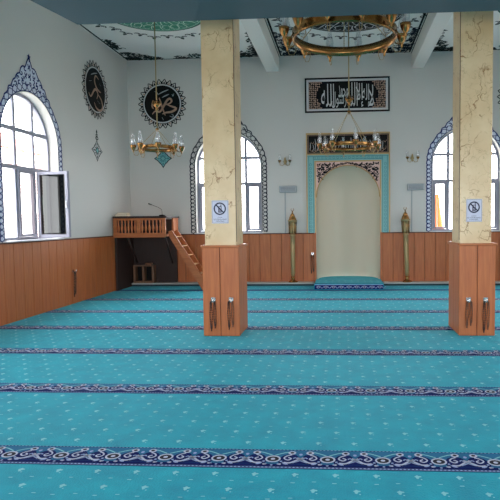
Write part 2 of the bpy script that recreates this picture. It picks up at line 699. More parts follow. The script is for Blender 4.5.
BEAMS = [(-1.73, -1.43), (1.61, 1.89)]
bays = [(LX, -1.73, 'foliage', 'foliage'), (-1.43, 1.61, 'darknavy', 'ink'), (1.89, RX, 'foliage', 'foliage')]
for x0, x1, mcorner, medge in bays:
    for e in ((x0 + 0.03, x0 + 0.07), (x1 - 0.07, x1 - 0.03)):
        cf.rect(e[0], e[1], 6.6, W - 0.03, 'trim', 1)
    cf.rect(x0 + 0.03, x1 - 0.03, W - 0.07, W - 0.03, 'trim', 1)
    for sx, xx in ((1, x0 + 0.1), (-1, x1 - 0.1)):
        vine_cluster(cf, xx, W - 0.1, (sx * 0.75, 0), (0, -1), 70, mcorner, lambda a: 0.75 * (1 - a) ** 1.3 + .05)
        vine_cluster(cf, xx, W - 0.1, (0, -1.5), (sx, 0), 40, mcorner, lambda a: 0.3 * (1 - a) + .03)
    vine_cluster(cf, (x0 + x1) / 2 - 0.5, W - 0.1, (1.0, 0), (0, -1), 30, mcorner, lambda a: 0.28 * (1 - abs(2 * a - 1)) + .02)
struct(cb.build('ceiling'))
for i, (x0, x1) in enumerate(BEAMS):
    b = MB()
    b.box(x0, x1, 6.2, W, 4.97, C, 'beam', 0.006)
    for xx in ((x1, x1 + 0.008) if i == 0 else (x0 - 0.008, x0),):
        b.box(xx[0], xx[1], 6.2, W, C - 0.02, C, 'trim')
    struct(b.build('trim_%d' % (i + 1)))

# gallery overhead, above the camera and in front of the pillars
g = MB()
out = [(-3.09, 6.3), (-3.24, 5.59), (-4.3, 0.6), (-4.7, YR), (RX, YR), (RX, 6.3)]
n = len(out)
g.add([(x, y, 3.835) for x, y in out] + [(x, y, 4.15) for x, y in out],
      [tuple(range(n)), tuple(range(n, 2 * n))[::-1]] + [(i, (i + 1) % n, n + (i + 1) % n, n + i) for i in range(n)], 'soffit')
struct(g.build('ceiling_gallery'))

# ------------------------------------------------------------------ carpeted floor
fb = MB()
fb.box(LX - WIN_OUT, RX + WIN_OUT, YR - WIN_OUT, W + WIN_OUT, -0.2, 0.0, 'cp')
fl = Flat(on_floor, step=0.0008, mb=fb)
Y0, D = 3.164, 1.3867
PER = 0.345
k0 = -3
SW = 0.27
for k in range(k0, 7):
    y = Y0 + k * D
    wdt = SW
    detail = k >= -1 and k < 6
    fl.rect(LX, RX, y, y + wdt, 'cpmid', 1)
    fl.rect(LX, RX, y, y + 0.008, 'cpnavy', 2)
    fl.rect(LX, RX, y + 0.010, y + 0.026, 'cplav', 2)
    if not detail:
        fl.rect(LX, RX, y + 0.027, y + 0.11, 'cpnavy', 2)
    fl.rect(LX, RX, y + wdt - 0.008, y + wdt, 'cpnavy', 2)
    if not detail:
        continue
    nx = int((RX - LX) / 0.024)
    for i in range(nx):
        x = LX + i * 0.024
        fl.rect(x, x + 0.012, y + 0.013, y + 0.022, 'cpnavy', 3)
        if k < 3:
            fl.rect(x, x + 0.012, y + wdt - 0.007, y + wdt - 0.001, 'cplav', 3)
    fl.fn = (lambda yy: (lambda u, v, h: (u, yy + (v - yy) * 1.28, h)))(y)
    fl.rect(LX, RX, y + 0.0215, y + 0.05, 'cpnavy', 2)
    for i in range(int((RX - LX) / PER) + 1):
        x = LX + (i + 0.35) * PER
        if x < LX + 0.02 or x + PER > RX:
            continue
        xm = x + PER / 2
        # scalloped navy ground under the scrolls
        fl.poly([(xm - 0.13, y + .0505), (xm - 0.14, y + .10)] + [(xm - 0.14 + 0.28 * t / 10, y + .10 + 0.05 * abs(sin(2 * pi * t / 10)) ** .6 + .012 * sin(pi * t / 10)) for t in range(1, 10)] + [(xm + 0.14, y + .10), (xm + 0.13, y + .0505)], 'cpnavy', 3)
        # oval rosette
        fl.ell(x, y + 0.100, 0.040, 0.030, 'cpblack', 4, 12)
        fl.ring(x, y + 0.100, 0.050, 0.038, 0.012, 'cppink', 5, 12)
        fl.ell(x, y + 0.100, 0.015, 0.012, 'cppink', 5, 8)
        for q in range(5):
            fl.ell(x + 0.055 * cos(pi + q * pi / 4), y + 0.075 + 0.04 * sin(pi + q * pi / 4), 0.009, 0.008, 'cplav', 4, 6)
        # linking arcs
        for sg in (-1, 1):
            fl.stroke([(xm + sg * .05, y + .185), (xm + sg * .10, y + .175), (xm + sg * (PER / 2 - .01), y + .145)], 0.008, 'cpdot', 3)
            fx = xm + sg * 0.058
            fl.ell(fx, y + 0.172, 0.026, 0.02, 'cppink', 4, 10)
            fl.ell(fx, y + 0.172, 0.013, 0.010, 'cpblack', 5, 8)
            fl.stroke([(fx, y + .15), (fx + sg * .03, y + .135), (fx + sg * .045, y + .11), (fx + sg * .02, y + .09), (fx, y + .105), (fx + sg * .02, y + .12)], 0.010, 'cppink', 4)
            fl.stroke([(xm - sg * .02, y + .115), (xm + sg * .02, y + .09), (xm + sg * .06, y + .06), (xm + sg * .10, y + .062)], 0.013, 'cppink', 5)
            fl.stroke([(xm - sg * .045, y + .06), (xm, y + .085), (xm + sg * .03, y + .115), (xm + sg * .045, y + .105)], 0.009, 'cplav', 5)
            fl.leaf(xm + sg * .07, y + .042, .05, .022, (0.5 if sg > 0 else pi - .5), 'cplav', 4)
            fl.ell(xm + sg * .125, y + .045, .012, .009, 'cppink', 4, 6)
        fl.ell(xm, y + .150, .012, .012, 'cplav', 6, 8)
    fl.fn = on_floor
# small flowers between the rows
for k in range(k0, 7):
    ya, yb = Y0 + k * D + SW, Y0 + (k + 1) * D
    rows = 6
    for j in range(rows):
        y = ya + (j + 0.6) * (yb - ya) / rows
        if y > 12.3:
            continue
        x = LX + 0.08 + (0.12 if j % 2 else 0.0)
        while x < RX - 0.05:
            fl.ell(x, y, .011, .024, 'cpdot', 1, 8)
            fl.ell(x + .004, y + .004, .022, .010, 'cpdot', 2, 8)
            if y < 8:
                fl.ell(x + 0.02, y - 0.028, .006, .006, 'cpdot', 1, 5)
                fl.rect(x + .105, x + .13, y + .085, y + .093, 'cpdot', 1)
                fl.rect(x - .012, x + .012, y + .1, y + .107, 'cpdot', 1)
            x += .24
struct(fb.build('floor'))

# ------------------------------------------------------------------ wainscot, cap rail and ledge
def boards(mb, a, b, y, fn3, step=0.25, z0=0.0, z1=1.2, t=0.025, mname='wood'):
    """boards along u from a to b; fn3(u0,u1,t0,t1,z0,z1) adds a box"""
    n_ = max(1, round((b - a) / step))
    s_ = (b - a) / n_
    for i in range(n_):
        fn3(mb, a + i * s_ + 0.004, a + (i + 1) * s_ - 0.004, t * 0.35, t, z0, z1, mname, 0.004)
    fn3(mb, a, b, 0.001, t * 0.35, z0, z1, 'woodseam', 0)
    fn3(mb, a, b, 0.001, t + 0.012, z1, z1 + 0.022, 'woodseam' if mname == 'wood' else mname, 0.003)


def back3(mb, a, b, t0, t1, z0, z1, m_, bev):
    mb.box(a, b, W - t1, W - t0, z0, z1, m_, bev)


def left3(mb, a, b, t0, t1, z0, z1, m_, bev):
    mb.box(LX + t0, LX + t1, a, b, z0, z1, m_, bev)


def right3(mb, a, b, t0, t1, z0, z1, m_, bev):
    mb.box(RX - t1, RX - t0, a, b, z0, z1, m_, bev)


b = MB()
boards(b, YR, W, 0, left3)
struct(b.build('trim_3'))
b = MB()
boards(b, LX + 0.025, -0.66, 0, back3)
boards(b, 0.945, RX - 0.025, 0, back3)
for xx in ((-0.66, -0.605), (0.89, 0.945)):
    b.box(xx[0], xx[1], W - 0.03, W - 0.001, 0, 1.222, 'wood', 0.004)
struct(b.build('trim_4'))
b = MB()
boards(b, YR, W, 0, right3)
struct(b.build('trim_5'))
b = MB()
for a, c in ((-4.98, -0.66), (0.945, RX - 0.03)):
    b.box(a, c, W - 0.27, W - 0.027, 0.0, 0.045, 'ledgeshade')
    b.box(a, c, W - 0.30, W - 0.027, 0.045, 0.075, 'ledge', 0.005)
struct(b.build('baseboard_back'))

# ------------------------------------------------------------------ windows
def window(name, o, fn, flip, border, fill, casement=None, depth=0.16):
    """parts share one frame of (u along wall, v up, h out of the wall)"""
    u0, u1, sill, spr, rise = o
    root = empty(name, fn((u0 + u1) / 2, sill, 0))
    struct(root)
    a, cu = (u1 - u0) / 2, (u0 + u1) / 2

    def bar(mb, ua, ub, va, vb, h0, h1, m_):
        vs = [fn(u, v, h) for u in (ua, ub) for v in (va, vb) for h in (h0, h1)]
        mb.add(vs, [(0, 1, 3, 2), (4, 6, 7, 5), (0, 4, 5, 1), (2, 3, 7, 6), (0, 2, 6, 4), (1, 5, 7, 3)], m_)
    h0, h1 = -depth - 0.05, -depth
    # perimeter frame
    mb = MB()
    fw = 0.05
    bar(mb, u0, u0 + fw, sill, spr, h0, h1, 'frame')
    bar(mb, u1 - fw, u1, sill, spr, h0, h1, 'frame')
    bar(mb, u0 + fw, u1 - fw, sill, sill + fw, h0, h1, 'frame')
    N = 28
    for hh in (h0, h1):
        vs = []
        for i in range(N + 1):
            t = pi * i / N
            vs += [fn(cu + a * cos(t), spr + rise * sin(t), hh), fn(cu + (a - fw) * cos(t), spr + (rise - fw) * sin(t), hh)]
        mb.add(vs, [(2 * i, 2 * i + 2, 2 * i + 3, 2 * i + 1) for i in range(N)], 'frame')
    vs = []
    for i in range(N + 1):
        t = pi * i / N
        for hh in (h0, h1):
            vs.append(fn(cu + (a - fw) * cos(t), spr + (rise - fw) * sin(t), hh))
    mb.add(vs, [(2 * i, 2 * i + 2, 2 * i + 3, 2 * i + 1) for i in range(N)], 'frame')
    mb.build('window_frame', root)
    # posts and transoms
    q = (u1 - u0) / 4
    posts = [u0 + 0.10, u0 + 0.60, u0 + 1.12] if casement else [u0 + q, u0 + 2 * q, u0 + 3 * q]
    zt1, zt2 = 2.41, 3.02
    for p_ in posts:
        mb = MB()
        bar(mb, p_ - 0.03, p_ + 0.03, sill + fw, arch_top(p_, (u0, u1, sill, spr, rise)) - fw * 0.9, h0 + .005, h1 - .005, 'frame')
        mb.build('mullion', root)
    for z in (zt1, zt2):
        mb = MB()
        half = a - fw if z <= spr else a * sqrt(1 - ((z - spr) / rise) ** 2) - fw * 0.8
        bar(mb, cu - half, cu + half, z - 0.032, z + 0.032, h0 + .002, h1 + .004, 'frame')
        mb.build('transom', root)
    # glass
    edges = [u0 + fw] + posts + [u1 - fw]
    gb = MB()
    hg = (h0 + h1) / 2
    prof = []
    NN = 24
    for i in range(NN + 1):
        t = pi * i / NN
        prof.append((cu + (a - fw) * cos(t), spr + (rise - fw) * sin(t)))
    poly = [(u0 + fw, zt1), (u1 - fw, zt1)] + prof
    gb.add([fn(u, v, hg) for u, v in poly], [tuple(range(len(poly)))], 'glass')
    gb.build('fanlight_glass', root)
    for i in range(4):
        ea, eb = edges[i], edges[i + 1]
        if casement and i == 3:
            continue
        sash = MB()
        sh = root
        t = 0.045
        ea += 0.024 if i else 0
        eb -= 0.024 if i < 3 else 0
        if casement is None and i in (0, 3) or (casement and i in (2,)):
            va, vb = sill + fw + 0.004, zt1 - 0.03
            for (p0, p1, w0, w1) in ((ea, ea + t, va, vb), (eb - t, eb, va, vb), (ea + t, eb - t, va, va + t), (ea + t, eb - t, vb - t, vb)):
                bar(sash, p0, p1, w0, w1, h0, h1 + 0.02, 'frame')
            for (p0, p1, w0, w1) in ((ea + t, ea + t + .01, va + t, vb - t), (eb - t - .01, eb - t, va + t, vb - t)):
                bar(sash, p0, p1, w0, w1, h0 + .01, h1 + 0.012, 'gasket')
            sh = sash.build('casement', root)
            ea, eb = ea + t, eb - t
        gb = MB()
        gb.add([fn(ea, sill + fw, hg), fn(eb, sill + fw, hg), fn(eb, zt1, hg), fn(ea, zt1, hg)], [(0, 1, 2, 3)], 'glass')
        gb.build('glass_pane', sh)
    if casement:
        ang, ln = casement
        hu = posts[2] + 0.03
        hx0 = h1 + 0.03

        def fc(u, v, h):      # swung leaf
            return fn(hu + u * cos(ang) + h * sin(ang), v, hx0 + u * sin(ang) - h * cos(ang))

        def barc(mb, ua, ub, va, vb, m_, ha=-0.025, hb=0.025):
            vs = [fc(u, v, h) for u in (ua, ub) for v in (va, vb) for h in (ha, hb)]
            mb.add(vs, [(0, 1, 3, 2), (4, 6, 7, 5), (0, 4, 5, 1), (2, 3, 7, 6), (0, 2, 6, 4), (1, 5, 7, 3)], m_)
        va, vb, t = sill + 0.03, zt1 - 0.03, 0.05
        sash = MB()
        barc(sash, 0, t, va, vb, 'frame')
        barc(sash, ln - t, ln, va, vb, 'frame')
        barc(sash, t, ln - t, va, va + t, 'frame')
        barc(sash, t, ln - t, vb - t, vb, 'frame')
        barc(sash, t, t + .01, va + t, vb - t, 'gasket', -.02, .02)
        barc(sash, t, ln - t, va + t, va + t + .01, 'gasket', -.02, .02)
        s_ = sash.build('open_casement', root)
        gb = MB()
        gb.add([fc(t, va + t, 0), fc(ln - t, va + t, 0), fc(ln - t, vb - t, 0), fc(t, vb - t, 0)], [(0, 1, 2, 3)], 'sashglass')
        gb.build('glass_pane', s_)
        hb_ = MB()
        p_ = fc(ln - 0.03, (va + vb) / 2, -0.03)
        hb_.box(p_[0] - .012, p_[0] + .012, p_[1] - .012, p_[1] + .012, p_[2] - 0.06, p_[2] + 0.06, 'white', 0.004)
        hb_.build('handle', s_)
    # sill board
    mb = MB()
    bar(mb, u0 - 0.03, u1 + 0.03, sill - 0.014, sill + 0.006, -depth, 0.045, 'white')
    mb.build('window_sill', root)
    # tiled border with pointed crest
    f = Flat(fn, flip=flip)
    step = 0.012
    path = []          # (u, v, nu, nv, thickness)
    L1 = spr - SILL
    n1 = int(L1 / step)
    BT = 0.125

    def crest(al):     # al: angle away from the apex in degrees
        return BT + 0.42 * max(0, 1 - al / 62) ** 2.7 - 0.02 * abs(sin(al * 0.26)) * (al < 62)
    for i in range(n1):
        path.append((u0, SILL + i * step, -1, 0, BT))
    na = 150
    for i in range(na + 1):
        t = pi - pi * i / na
        path.append((cu + a * cos(t), spr + rise * sin(t), cos(t), sin(t), crest(abs(90 - math.degrees(t)))))
    for i in range(n1):
        path.append((u1, spr - i * step, 1, 0, BT))
    i0 = 0.012
    at = lambda p_, k_: (p_[0] + p_[2] * k_, p_[1] + p_[3] * k_)
    sc = lambda i: 1 + 0.14 * abs(sin(i * pi / 7.5)) - 0.1
    if fill:
        f.strip([at(p_, i0) for p_ in path], [at(p_, p_[4] * sc(i) * .97) for i, p_ in enumerate(path)], fill, 1)
    f.strip([at(p_, i0) for p_ in path], [at(p_, i0 + .014) for p_ in path], border, 2)
    per = 15
    for ph in (0, pi):
        pts = [at(p_, i0 + .012 + min(BT, p_[4]) * (0.46 + 0.44 * sin(2 * pi * i / per + ph))) for i, p_ in enumerate(path)]
        f.stroke(pts, 0.015, border, 3, 1)
    for i in range(0, len(path), 15):
        u, v = at(path[i], i0 + BT * 0.52)
        f.ell(u, v, 0.012, 0.012, border, 3, 8)
        u, v = at(path[min(i + 7, len(path) - 1)], BT + 0.0)
        f.ell(u, v, 0.014, 0.014, border, 3, 6)
    # scrolls filling the crest
    rr = random.Random(11)
    pts = [at(p_, p_[4] * sc(i)) for i, p_ in enumerate(path) if p_[4] > BT * 0.97]
    f.stroke(pts, 0.024, border, 4, 1)
    for i in range(n1, n1 + na + 1, 5):
        p_ = path[i]
        kk = BT + 0.02
        j = 0
        while kk < p_[4] - 0.02:
            u, v = at(p_, kk)
            f.scroll(u, v, 0.040, rr.random() * 6.3, 0.023, border, 5, rr.choice((-1, 1)))
            kk += 0.075
    ap = spr + rise + crest(0)
    f.leaf(cu, ap - 0.03, 0.12, 0.06, pi / 2, border, 5)
    f.stroke([(cu - .045, ap + .05), (cu, ap + .03), (cu + .045, ap + .05)], .014, border, 5)
    f.mb.build('tile_border', root)
    return root


window('window_1', WL, on_left, True, 'navy', 'paleblue', casement=(radians(100), 0.60))
window('window_2', WB1, on_back, False, 'darknavy', None)
window('window_3', WB2, on_back, False, 'navy', 'paleblue')
right_fn = lambda u, v, h: (RX - h, u, v)
for i, o in enumerate(NEAR):
    window('window_%d' % (4 + i), o, on_left, True, 'navy', 'paleblue')
for i, o in enumerate([WL] + NEAR):
    window('window_%d' % (5 + i), o, right_fn, False, 'navy', 'paleblue')

# sky portals behind the openings
for y in (8.59, 5.0):
    portal((LX - WIN_OUT - .02, y, 2.42), (0, -pi / 2, 0), 2.45, 1.65)
    portal((RX + WIN_OUT + .02, y, 2.42), (0, pi / 2, 0), 2.45, 1.65)
for x in (-2.675, 2.875):
    portal((x, W + WIN_OUT + .02, 2.42), (-pi / 2, 0, 0), 1.65, 2.45)
for o in REAR:
    portal(((o[0] + o[1]) / 2, YR - WIN_OUT - .02, (o[2] + 2.9) / 2), (pi / 2, 0, 0), o[1] - o[0] + .05, 2.9 - o[2] + .05)

# ------------------------------------------------------------------ outside the windows
b = MB()
b.box(-60, 60, -40, 70, -1.6, -1.5, 'ground')
struct(b.build('ground'))
bl = empty('building', (-19, 26, -1.5))
tag(bl, 'pale sunlit house with rose shutters seen through the left window', 'building', kind='thing')
b = MB()
b.box(-23, -15.5, 23.5, 29, -1.5, 5.0, 'bldg')
b.build('house_wall', bl)
b = MB()
b.add([(-23.4, 23.1, 5.0), (-15.1, 23.1, 5.0), (-15.1, 29.4, 5.0), (-23.4, 29.4, 5.0), (-19.2, 26.2, 7.0)],
      [(0, 1, 4), (1, 2, 4), (2, 3, 4), (3, 0, 4), (0, 3, 2, 1)], 'roof')
b.build('roof', bl)
for yy in (24.3, 26.2):
    for zz in (0.6, 3.0):
        b = MB()
        for k in range(9):
            b.box(-15.52, -15.44, yy, yy + 1.0, zz + k * 0.16, zz + k * 0.16 + 0.08, 'shutter')
        b.build('shutter', bl)
for xx in (-21.8, -19.3, -17.0):
    for zz in (0.6, 3.0):
        b = MB()
        for k in range(9):
            b.box(xx, xx + 1.0, 23.44, 23.52, zz + k * 0.16, zz + k * 0.16 + 0.08, 'shutter')
        b.build('shutter', bl)
b = MB()
# orange cloth hung from a pole outside the right window
vs, fs = [], []
nn, mm_ = 14, 8
for j in range(mm_ + 1):
    t = j / mm_
    for i in range(nn + 1):
        s_ = i / nn
        wd = 0.05 + 0.22 * t ** 1.5
        vs.append((2.42 + (s_ - 0.5) * wd * 2, 13.9 + 0.04 * sin(s_ * 14) * (0.3 + t), 2.15 - 1.25 * t))
for j in range(mm_):
    for i in range(nn):
        fs.append((j * (nn + 1) + i, j * (nn + 1) + i + 1, (j + 1) * (nn + 1) + i + 1, (j + 1) * (nn + 1) + i))
fs2 = [tuple(x + len(vs) for x in f_[::-1]) for f_ in fs]
b.add(vs + [(x, y + 0.01, z) for x, y, z in vs], fs + fs2, 'orange', True)
cloth = empty('hanging_cloth', (2.42, 13.9, -1.5))
tag(cloth, 'orange cloth hanging from a pole outside the right back window', 'cloth')
b.build('cloth_sheet', cloth)
b = MB()
b.rod((2.42, 13.93, -1.5), (2.42, 13.93, 2.2), 0.02, 'metal')
b.build('pole', cloth)

# ------------------------------------------------------------------ mihrab
mh = empty('mihrab', (XC, W, 0))
tag(mh, 'arched prayer niche framed in turquoise tile and gold moulding', 'prayer niche')
nb = MB()
n0, n1_ = NICHE[0], NICHE[1]
na_ = (n1_ - n0) / 2
nc = (n0 + n1_) / 2
levels = [(z, 1.0) for z in (0, 0.5, 1.0, 1.5, NICHE[3])]
for i in range(1, 13):
    t = i / 12 * pi / 2
    levels.append((NICHE[3] + NICHE[4] * sin(t), max(0.001, cos(t))))
NP = 24
vs = []
for z, s_ in levels:
    for i in range(NP + 1):
        ph = pi * i / NP
        c_, q_ = cos(ph), sin(ph)
        ex = 0.8
        vs.append((nc - na_ * s_ * math.copysign(abs(c_) ** ex, c_), W + 0.001 + 0.72 * s_ * abs(q_) ** ex, z))
fs = []
for j in range(len(levels) - 1):
    for i in range(NP):
        a_ = j * (NP + 1) + i
        fs.append((a_ + 1, a_, a_ + NP + 1, a_ + NP + 2))
nb.add(vs, fs, 'cream', True)
nb.build('niche', mh)
# plates on the wall
ox0, ox1, otop = -0.825, 1.12, 3.54
zb = 1.222
arch = (n0, n1_, 0, NICHE[3], NICHE[4])


def slab(mb, x0, x1, z0, z1, t0, t1, m_, bev=0.004):
    mb.box(x0, x1, W - t1, W - t0, z0, z1, m_, bev)


b = MB()
slab(b, ox0, ox0 + 0.03, zb, otop, 0.001, 0.05, 'gold')
slab(b, ox1 - 0.03, ox1, zb, otop, 0.001, 0.05, 'gold')
slab(b, ox0 + .03, ox1 - .03, otop - 0.04, otop, 0.001, 0.05, 'gold')
slab(b, ox0 + .03, ox1 - .03, 3.03, 3.065, 0.001, 0.045, 'gold')
b.build('gold_frame', mh)
b = MB()
f = Flat(on_back, mb=b)
slab(b, ox0 + .03, ox1 - .03, 3.065, otop - .04, 0.001, 0.018, 'black', 0)
f.fn = lambda u, v, h: (u, W - 0.018 - h, v)
rr = random.Random(3)
f.frame(ox0 + .05, ox1 - .05, 3.08, otop - .055, 0.008, 'bronze', 1)
u = ox0 + 0.1
while u < ox1 - 0.12:      # dense tall calligraphic strokes, bowls and dots
    hh = rr.uniform(0.16, 0.28)
    v0 = 3.11 + rr.random() * 0.05
    f.stroke([(u, v0 + hh), (u + rr.uniform(-.01, .02), v0 + hh * .5), (u - 0.01, v0)], 0.012, 'silver', 1, 3, True)
    f.stroke([(u - .01, v0 + .01), (u + 0.03, v0 - .01), (u + .07, v0 + .02), (u + .07, v0 + .08)], 0.012, 'bronze', 1, 3, True)
    if rr.random() < .7:
        f.stroke([(u + .02, v0 + .2), (u + .05, v0 + .16), (u + .09, v0 + .21)], .01, 'bronze', 1, 3, True)
    u += rr.uniform(0.045, 0.07)
b.build('inscription_panel', mh)
b = MB()
f = Flat(lambda u, v, h: (u, W - 0.03 - h, v), mb=b)
slab(b, ox0 + .03, -0.635, zb, 3.03, 0.001, 0.03, 'teal', 0)
slab(b, 0.92, ox1 - .03, zb, 3.03, 0.001, 0.03, 'teal', 0)
slab(b, -0.635, 0.92, 2.90, 3.03, 0.001, 0.03, 'teal', 0)
for u in (ox0 + .055, -0.665, ox1 - .07, .94):
    f.rect(u, u + .012, zb, 3.0, 'tealdark', 1)
f.rect(-.8, 1.09, 2.995, 3.007, 'tealdark', 1)
f.rect(-.65, .94, 2.925, 2.937, 'tealdark', 1)
z = zb + .06
while z < 2.9:
    for u in (-.725, 1.01):
        f.ring(u, z, .03, .035, .01, 'tealdark', 1, 8)
    z += .09
u = -.63
while u < .95:
    f.ring(u, 2.965, .035, .025, .009, 'tealdark', 1, 8)
    u += .09
b.build('turquoise_tile_band', mh)
# spandrel
b = MB()
zs0 = 2.05
N = 32
A, B_ = [], []
for i in range(N + 1):
    u = nc - na_ * cos(pi * i / N)
    A.append((u, arch_top(u, arch)))
    B_.append((u, 2.87))
f = Flat(lambda u, v, h: (u, W - 0.02 - h, v), mb=b, step=0.0015)
f.strip(A, B_, 'pink', 0)
rr = random.Random(8)
for sg in (-1, 1):
    for gu in range(10):
        for gv in range(11):
            u = nc + sg * (0.05 + gu * 0.07 + rr.uniform(-.008, .008))
            v = 2.10 + gv * 0.070 + rr.uniform(-.008, .008)
            if abs(u - nc) > na_ - 0.03 or v > 2.84:
                continue
            if v < arch_top(u, arch) + 0.032:
                continue
            f.scroll(u, v, 0.036, rr.random() * 6.3, .016, 'ink', 1, rr.choice((-1, 1)))
            f.leaf(u, v, .075, .034, rr.random() * 6.3, 'ink', 1)
            f.leaf(u, v, .06, .03, rr.random() * 6.3, 'ink', 1)
for i in range(36):
    u = nc - .5 + i * 1.0 / 35
    v = arch_top(u, arch) + .045
    if v < 2.86:
        f.scroll(u, v, .024, rr.random() * 6.3, .014, 'ink', 2, rr.choice((-1, 1)))
        f.leaf(u, v, .04, .022, rr.random() * 6.3, 'ink', 2)
b.build('spandrel', mh)
b = MB()
slab(b, -0.635, n0 - .002, zb, 2.87, 0.001, 0.04, 'gold')
slab(b, n1_ + .002, 0.92, zb, 2.87, 0.001, 0.04, 'gold')
slab(b, -0.635, 0.92, 2.87, 2.90, 0.001, 0.045, 'gold')
pts = [(nc - (na_ - .006) * cos(pi * i / N), W - 0.03, NICHE[3] + (NICHE[4] - .004) * sin(pi * i / N)) for i in range(N + 1)]
b.tube(pts, 0.014, 'gold')
b.build('arch_moulding', mh)

# carpeted step in the niche
st = MB()
f = Flat(lambda u, v, h: (u, v, 0.13 + h), mb=st)
x0, x1 = -0.615, 0.90
st.box(x0, x1, 11.66, W - 0.04, 0.0, 0.13, 'cp', 0.012)
st.add([(nc + (na_ - .03) * math.copysign(abs(cos(pi * i / 16)) ** .8, cos(pi * i / 16)), W - .04 + 0.70 * abs(sin(pi * i / 16)) ** .8, zz) for zz in (0.0, .13) for i in range(17)],
       [(i, i + 1, 18 + i, 17 + i) for i in range(16)] + [tuple(range(17, 34))], 'cp')
f.rect(x0 + .02, x1 - .02, 11.72, 11.80, 'cpnavy', 1)
for i in range(10):
    f.ell(x0 + .1 + i * .146, 12.0, .02, .025, 'cpdot', 1, 6)
    f.ell(x0 + .1 + i * .146, 12.35, .02, .025, 'cpdot', 1, 6)
ff = Flat(lambda u, v, h: (u, 11.66 - h, v), mb=st)
ff.rect(x0 + .012, x1 - .012, .014, .116, 'cpnavy', 1)
ff.rect(x0 + .012, x1 - .012, .105, .116, 'cplav', 2)
for i in range(9):
    u = x0 + .09 + i * .167
    ff.ring(u, .06, .035, .026, .009, 'cppink', 3, 10)
    ff.stroke([(u + .04, .08), (u + .08, .035), (u + .13, .08)], .01, 'cplav', 3)
tag(st.build('carpeted_step', None, (XC, 12.0, 0)), 'low step covered in turquoise carpet with navy border below niche', 'step')

# ------------------------------------------------------------------ pillars
def pillar(name, mx0, mx1, bx0, bx1, y0, y1, label):
    bx = (bx0 + bx1) / 2
    r = empty(name, (bx, (y0 + y1) / 2, 0))
    tag(r, label, 'pillar', kind='thing')
    s_ = MB()
    s_.box(mx0, mx1, y0 + 0.02, y0 + .50, 1.0, C - .001, 'marble', 0.008)
    s_.box(mx1 - .0006 if mx0 < 0 else mx0 - .004, mx1 + .004 if mx0 < 0 else mx0 + .0006, y0 + .03, y0 + .05, 1.24, C - .01, 'woodseam')
    s_.build('marble_shaft', r)
    b = MB()
    b.box(bx0 + 0.01, bx1 - 0.01, y0 + 0.01, y1 - 0.01, 0.0, 1.168, 'woodseam')
    mid = bx0 + (bx1 - bx0) * (0.5 if mx0 > 0 else 0.48)
    t = 0.016
    for xx in ((bx0, mid - .004), (mid + .004, bx1)):
        b.box(xx[0], xx[1], y0, y0 + t, 0.005, 1.168, 'wood', 0.004)
        b.box(xx[0], xx[1], y1 - t, y1, 0.005, 1.168, 'wood', 0.004)
    ym = (y0 + y1) / 2
    for yy in ((y0 + t + .002, ym - .003), (ym + .003, y1 - t - .002)):
        b.box(bx0, bx0 + t, yy[0], yy[1], 0.005, 1.168, 'wood', 0.004)
        b.box(bx1 - t, bx1, yy[0], yy[1], 0.005, 1.168, 'wood', 0.004)
    b.build('panelled_base', r)
    b = MB()
    b.box(bx0 - .02, bx1 + .02, y0 - .02, y1 + .02, 1.168, 1.196, 'woodh', 0.006)
    b.build('base_cap', r)
    return r


pillar('pillar', -1.79, -1.375, -1.825, -1.345, 6.91, 7.50, 'left marble pillar with cherry wood base, nearest the wooden stair')
pillar('pillar', 1.505, 1.905, 1.50, 1.955, 6.98, 7.66, 'right marble pillar with cherry wood base, beside the right back window')


# ------------------------------------------------------------------ no phone signs
def sign(x0, x1, z0, z1, y, label):
    r = empty('notice_sign', ((x0 + x1) / 2, y, z0))
    tag(r, label, 'sign')
    b = MB()
    b.box(x0, x1, y - 0.004, y - .0005, z0, z1, 'sign')
    sheet = b.build('sign_sheet', r)
    f = Flat(lambda u, v, h: (u, y - .004 - h, v))
    cu, cv = (x0 + x1) / 2 - .003, z1 - (z1 - z0) * .36
    R_ = (x1 - x0) * .37
    f.frame(x0 + .006, x1 - .006, z0 + .006, z1 - .006, .003, 'signink', 1)
    f.ring(cu, cv, R_, R_, .017, 'signink', 2, 28)
    # handset
    f.poly([(cu - .022, cv - .05), (cu + .022, cv - .05), (cu + .024, cv + .03), (cu - .02, cv + .03)], 'signink', 1)
    f.poly([(cu + .01, cv + .03), (cu + .02, cv + .03), (cu + .02, cv + .055), (cu + .01, cv + .055)], 'signink', 1)
    f.rect(cu - .013, cu + .015, cv + .0, cv + .022, 'sign', 2)
    for i in range(3):
        for j in range(3):
            f.rect(cu - .013 + i * .01, cu - .007 + i * .01, cv - .04 + j * .011, cv - .034 + j * .011, 'sign', 2)
    f.stroke([(cu - R_ * .7, cv + R_ * .7), (cu + R_ * .7, cv - R_ * .7)], .016, 'signink', 3, 1)
    h = z1 - z0
    put_text(f, 'LÜTFEN', cu - .03, cu + .03, z0 + h * .235, z0 + h * .285, 'signink', 1)
    put_text(f, 'CEP TELEFONLARINIZI', cu - .085, cu + .085, z0 + h * .15, z0 + h * .205, 'signink', 1)
    put_text(f, 'KAPATINIZ', cu - .055, cu + .055, z0 + h * .07, z0 + h * .125, 'signink', 1)
    f.mb.build('printed_warning', sheet)
    return r


sign(-1.69, -1.47, 1.48, 1.78, 6.93, 'no-phone notice taped on the left marble pillar')
sign(1.585, 1.785, 1.47, 1.76, 7.0, 'no-phone notice fixed on the right marble pillar')


